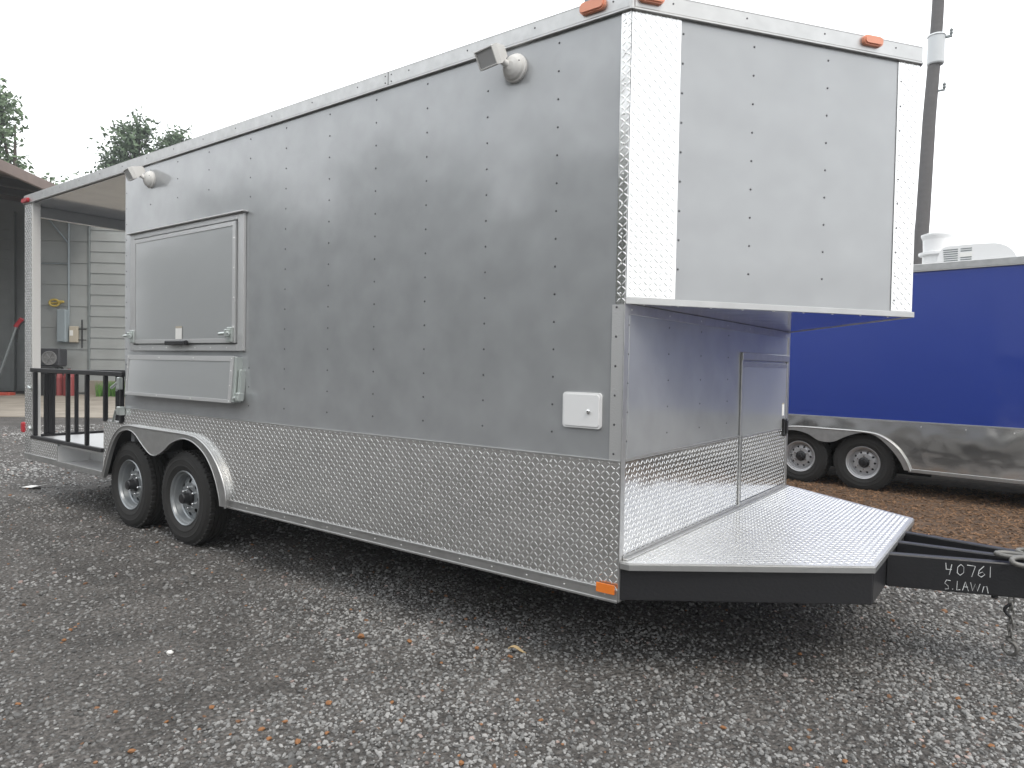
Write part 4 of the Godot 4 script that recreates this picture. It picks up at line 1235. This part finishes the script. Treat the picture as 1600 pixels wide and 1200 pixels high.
	for i in 12:
		var a = PI * i / 11.0
		hp.append(Vector3(-0.75 - cos(a) * 0.28, 1.9 + sin(a) * 0.75, 0.0))
	hp.append(Vector3(-0.42, 1.5, 0.0))
	b.tube(hp, 0.03, 8)
	part(m, "hose", b, M.seam)
	for q in [[-0.62, 0.9, 0.88, 0.16, "left"], [-0.2, 1.0, 0.92, 0.19, "right"]]:
		var g = thing("gas_cylinder", "red gas cylinder beside the dark machine, the %s one of two" % ["slimmer" if q[4] == "left" else "wider"], "gas cylinder", at.call(q[0], q[1]), turn, "red gas cylinders in the shed bay")
		b = B.new(); b.lathe([Vector2(0, 0), Vector2(q[3], 0.0), Vector2(q[3], q[2] * 0.75), Vector2(q[3] * 0.75, q[2] * 0.9), Vector2(0.05, q[2]), Vector2(0.05, q[2] + 0.06), Vector2(0, q[2] + 0.06)], 18)
		part(g, "tank", b, mat(Color(0.26, 0.05, 0.05), 0.5))
		b = B.new(); b.tube([Vector3(-0.07, q[2] + 0.1, 0), Vector3(0.07, q[2] + 0.1, 0)], 0.025, 8); b.tube([Vector3(0, q[2] + 0.05, 0), Vector3(0, q[2] + 0.14, 0)], 0.02, 8)
		part(g, "valve", b, M.steel_dull)
	var hr = part(self, "hose_reel", yellow_reel(), M.yellow)
	hr.transform = X * Transform3D(Basis(), Vector3(-1.15, 3.4, 0.16))
	tag(hr, "small yellow reel hung on the shed's inner wall above the machine", "hose reel")
	var jk = thing("floor_jack", "red based pole jack leaning in the dark end of the bay", "jack", at.call(-2.35, 1.2), turn)
	b = B.new(); b.box(Vector3(-0.4, 0.0, -0.2), Vector3(0.35, 0.12, 0.2), 0.02)
	part(jk, "jack_base", b, mat(Color(0.5, 0.08, 0.05), 0.5))
	b = B.new(); b.tube([Vector3(-0.3, 0.1, 0), Vector3(0.35, 2.6, -0.3)], 0.05, 8)
	part(jk, "jack_handle", b, M.steel_dull)
	b = B.new(); b.tube([Vector3(0.28, 2.45, -0.3), Vector3(0.5, 2.75, -0.3)], 0.08, 8)
	part(jk, "jack_grip", b, M.red)
	var tr = thing("tractor", "dark machine parked in the shadow at the far left of the bay", "tractor", at.call(-4.4, 2.0), turn)
	b = B.new(); b.box(Vector3(-1.3, 0.5, -0.6), Vector3(0.6, 1.35, 0.5), 0.1); b.box(Vector3(-1.2, 1.36, -0.5), Vector3(-0.2, 2.1, 0.4), 0.08)
	part(tr, "body", b, M.under)
	for wx in [-0.9, 0.2]:
		b = B.new(Transform3D(Basis(Vector3.RIGHT, PI / 2), Vector3(wx, 0.5, 0.55))); b.lathe([Vector2(0.2, -0.13), Vector2(0.45, -0.13), Vector2(0.5, -0.08), Vector2(0.5, 0.08), Vector2(0.45, 0.13), Vector2(0.2, 0.13), Vector2(0.18, 0.05), Vector2(0, 0.05)], 24)
		part(tr, "wheel", b, M.rubber)
	# concrete in front of the shed
	b = B.new(X); b.box(Vector3(-14, -0.1, 0.061), Vector3(14, 0.02, 10.4), 0.01)
	tag(part(self, "concrete_apron", b, M.concrete), "tan concrete apron in front of the shed", "pavement", "", "structure")
	# grass against the white wall
	var gb = B.new()
	for i in 5:
		var a = TAU * i / 5
		var d = Vector3(cos(a), 0, sin(a))
		gb.tri(d * 0.05 + d.cross(Vector3.UP) * 0.03, d * 0.05 - d.cross(Vector3.UP) * 0.03, d * 0.25 + Vector3(0, 1, 0), d)
	var gx = []; var gc = []
	for i in 700:
		var p = X * Vector3(rng.randf_range(0.85, 5.0), 0.02, rng.randf_range(0.1, 1.4))
		gx.append(Transform3D(Basis(Vector3.UP, rng.randf() * TAU).scaled(Vector3.ONE * rng.randf_range(0.3, 0.6)), p))
		gc.append(Color(0.10, 0.24, 0.04) * rng.randf_range(0.6, 1.4))
	tag(many(self, "grass_tufts", gb.mesh(), M.leaf, gx, gc), "bright green grass growing against the white shed wall", "grass")

func yellow_reel() -> B:
	var b = B.new()
	b.tube(ring_points(Transform3D(Basis(Vector3.RIGHT, PI / 2), Vector3.ZERO), 0.17, 0.12), 0.04, 8, true)
	b.box(Vector3(-0.22, -0.03, -0.12), Vector3(0.2, 0.03, -0.03), 0.01); b.box(Vector3(0.1, 0.0, -0.05), Vector3(0.34, 0.09, 0.05), 0.02)
	return b

# ------------------------------------------------------------------ trees
func leaf_clump(seed_: int, n: int) -> ArrayMesh:
	var r := RandomNumberGenerator.new(); r.seed = seed_
	var b = B.new()
	for i in n:
		var c = Vector3(r.randf_range(-1, 1), r.randf_range(-1, 1), r.randf_range(-1, 1)) * 0.8
		var d = Basis.from_euler(Vector3(r.randf() * TAU, r.randf() * TAU, r.randf() * TAU))
		var s = r.randf_range(0.22, 0.42)
		var a = c + d * Vector3(-s, 0, 0); var e = c + d * Vector3(s, 0, 0)
		var f = c + d * Vector3(0, 0.06, s * 0.45); var g = c + d * Vector3(0, 0.06, -s * 0.45)
		b.tri(a, f, e, d * Vector3.UP); b.tri(a, e, g, d * Vector3.UP)
	return b.mesh()

func tree(label: String, base: Vector3, h: float, lobes: Array, count: int, leaf_size: float, tint: Color, seed_: int):
	var T = thing("tree", label, "tree", base)
	var r := RandomNumberGenerator.new(); r.seed = seed_
	var b = B.new()
	b.tube([Vector3(0, 0, 0), Vector3(0.1, h * 0.3, 0.1), Vector3(-0.05, h * 0.6, 0.0), Vector3(0, h * 0.9, 0)], [h * 0.022, h * 0.018, h * 0.012, 0.03], 10)
	for l in lobes:
		var st = Vector3(0, clampf(l[0].y - 2.5, h * 0.3, h * 0.7), 0)
		b.tube([st, st.lerp(l[0], 0.5) + Vector3(0, -0.2, 0), l[0]], [0.1, 0.06, 0.02], 7)
		for k in 5:
			var tip = l[0] + Vector3(r.randf_range(-1, 1), r.randf_range(-0.6, 1), r.randf_range(-1, 1)) * l[1] * 0.8
			b.tube([l[0].lerp(st, 0.25), tip], [0.035, 0.01], 5)
	part(T, "trunk", b, M.bark)
	var xs = []; var cs = []
	var total := 0.0
	for l in lobes: total += pow(l[1], 2)
	for l in lobes:
		for i in int(count * pow(l[1], 2) / total):
			var d = Vector3(r.randfn(), r.randfn() * 0.9, r.randfn()).normalized() * pow(r.randf(), 0.4)
			var p = l[0] + d * l[1] * (0.8 + 0.45 * sin(d.x * 9.0 + l[0].x) * sin(d.y * 8.0) )
			xs.append(Transform3D(Basis.from_euler(Vector3(r.randf() * TAU, r.randf() * TAU, 0)).scaled_local(Vector3.ONE * leaf_size * r.randf_range(0.7, 1.4)), p))
			var k = r.randf_range(0.65, 1.4)
			cs.append(Color(tint.r * k, tint.g * k, tint.b * k))
	many(T, "crown", leaf_clump(seed_, 9), M.leaf, xs, cs)

func trees():
	var right := Vector3(0.802, 0, -0.597)
	var c := Vector3(-39.9, 0, -16.9)
	var lobes = []
	for q in [[-0.5, 13.6, 1.35], [-0.1, 14.4, 0.9], [1.5, 14.0, 0.85], [1.9, 13.4, 0.9], [-2.0, 12.5, 0.8], [-1.2, 12.2, 1.1], [0.4, 11.8, 1.6], [2.4, 12.3, 1.0], [-2.6, 11.0, 1.4], [1.4, 10.0, 2.2], [-1.0, 9.5, 2.2]]:
		lobes.append([right * q[0] + Vector3(0, q[1], rng.randf_range(-0.5, 0.5)), q[2]])
	tree("broad leafy tree whose two lobed top rises over the trailer's roof line", c, 14.5, lobes, 1500, 0.42, Color(0.10, 0.145, 0.085), 301)
	lobes = []
	for q in [[-1.4, 14.2, 1.3], [-1.6, 12.8, 1.7], [-1.2, 11.4, 1.5], [-0.6, 11.0, 0.7], [-2.6, 10.5, 1.9], [1.0, 9.9, 0.8], [0.3, 10.2, 0.7], [1.8, 9.6, 0.7], [2.3, 9.3, 0.45], [-1.0, 9.4, 1.6], [-3.0, 13.2, 2.0], [0.6, 8.6, 1.5]]:
		lobes.append([right * q[0] + Vector3(0, q[1], rng.randf_range(-0.5, 0.5)), q[2]])
	tree("pale green tree at the left edge above the shed's brown eave", Vector3(-40.0, 0, -10.6), 14.5, lobes, 1500, 0.42, Color(0.14, 0.20, 0.11), 302)
	# the wood across the lot behind the viewer, seen only mirrored in the trailer's side
	var xs = []; var cs = []
	for i in 12000:
		var t = rng.randf_range(-70, 40)
		var top = 13.0 + 2.6 * sin(t * 0.31) + 2.0 * sin(t * 0.83 + 1.0) + 1.2 * sin(t * 1.9)
		xs.append(Transform3D(Basis.from_euler(Vector3(rng.randf() * TAU, rng.randf() * TAU, 0)).scaled_local(Vector3.ONE * rng.randf_range(0.7, 1.3)), Vector3(t, pow(rng.randf(), 0.8) * top, 30.0 + rng.randf_range(0, 5))))
		var k = rng.randf_range(0.6, 1.4)
		cs.append(Color(0.055 * k, 0.075 * k, 0.04 * k))
	tag(many(self, "woodland", leaf_clump(7, 9), M.leaf, xs, cs), "dark green wood across the lot", "woodland")

# ------------------------------------------------------------------ main
func _ready():
	# camera
	var cam := Camera3D.new()
	cam.name = "camera"
	add_child(cam)
	cam.position = Vector3(1.4002, 1.396, 2.6796)
	cam.rotation = Vector3(-0.02686, 0.63977, 0.01799)
	cam.fov = 57.85
	cam.near = 0.05
	cam.far = 1200.0
	cam.current = true
	# sky, sun, exposure: a bright overcast day
	var we := WorldEnvironment.new()
	we.name = "environment"
	var env := Environment.new()
	env.background_mode = Environment.BG_SKY
	var sky := Sky.new()
	var sm := ProceduralSkyMaterial.new()
	sm.sky_top_color = Color(0.97, 0.985, 1.0)
	sm.sky_horizon_color = Color(1.0, 1.0, 1.0)
	sm.ground_bottom_color = Color(0.3, 0.3, 0.3)
	sm.ground_horizon_color = Color(0.75, 0.75, 0.75)
	sky.sky_material = sm
	env.sky = sky
	env.background_energy_multiplier = 1.12
	env.tonemap_mode = Environment.TONE_MAPPER_LINEAR
	env.tonemap_exposure = 1.9
	env.fog_enabled = true
	env.fog_density = 0.0012
	env.fog_light_color = Color(0.93, 0.95, 0.97)
	env.sdfgi_enabled = true
	env.ssao_enabled = true
	env.ssil_enabled = true
	we.environment = env
	add_child(we)
	var sun := DirectionalLight3D.new()
	sun.name = "sun"
	sun.light_energy = 0.3
	sun.light_angular_distance = 25.0
	sun.light_color = Color(1.0, 0.98, 0.95)
	sun.shadow_enabled = true
	add_child(sun)
	sun.look_at_from_position(Vector3.ZERO, -Vector3(0.55, 0.8, 0.2), Vector3.UP)

	make_materials()
	TREAD = tread_mesh()
	build_ground()
	shed()
	food_trailer()
	blue_trailer()
	utility_pole()
	trees()
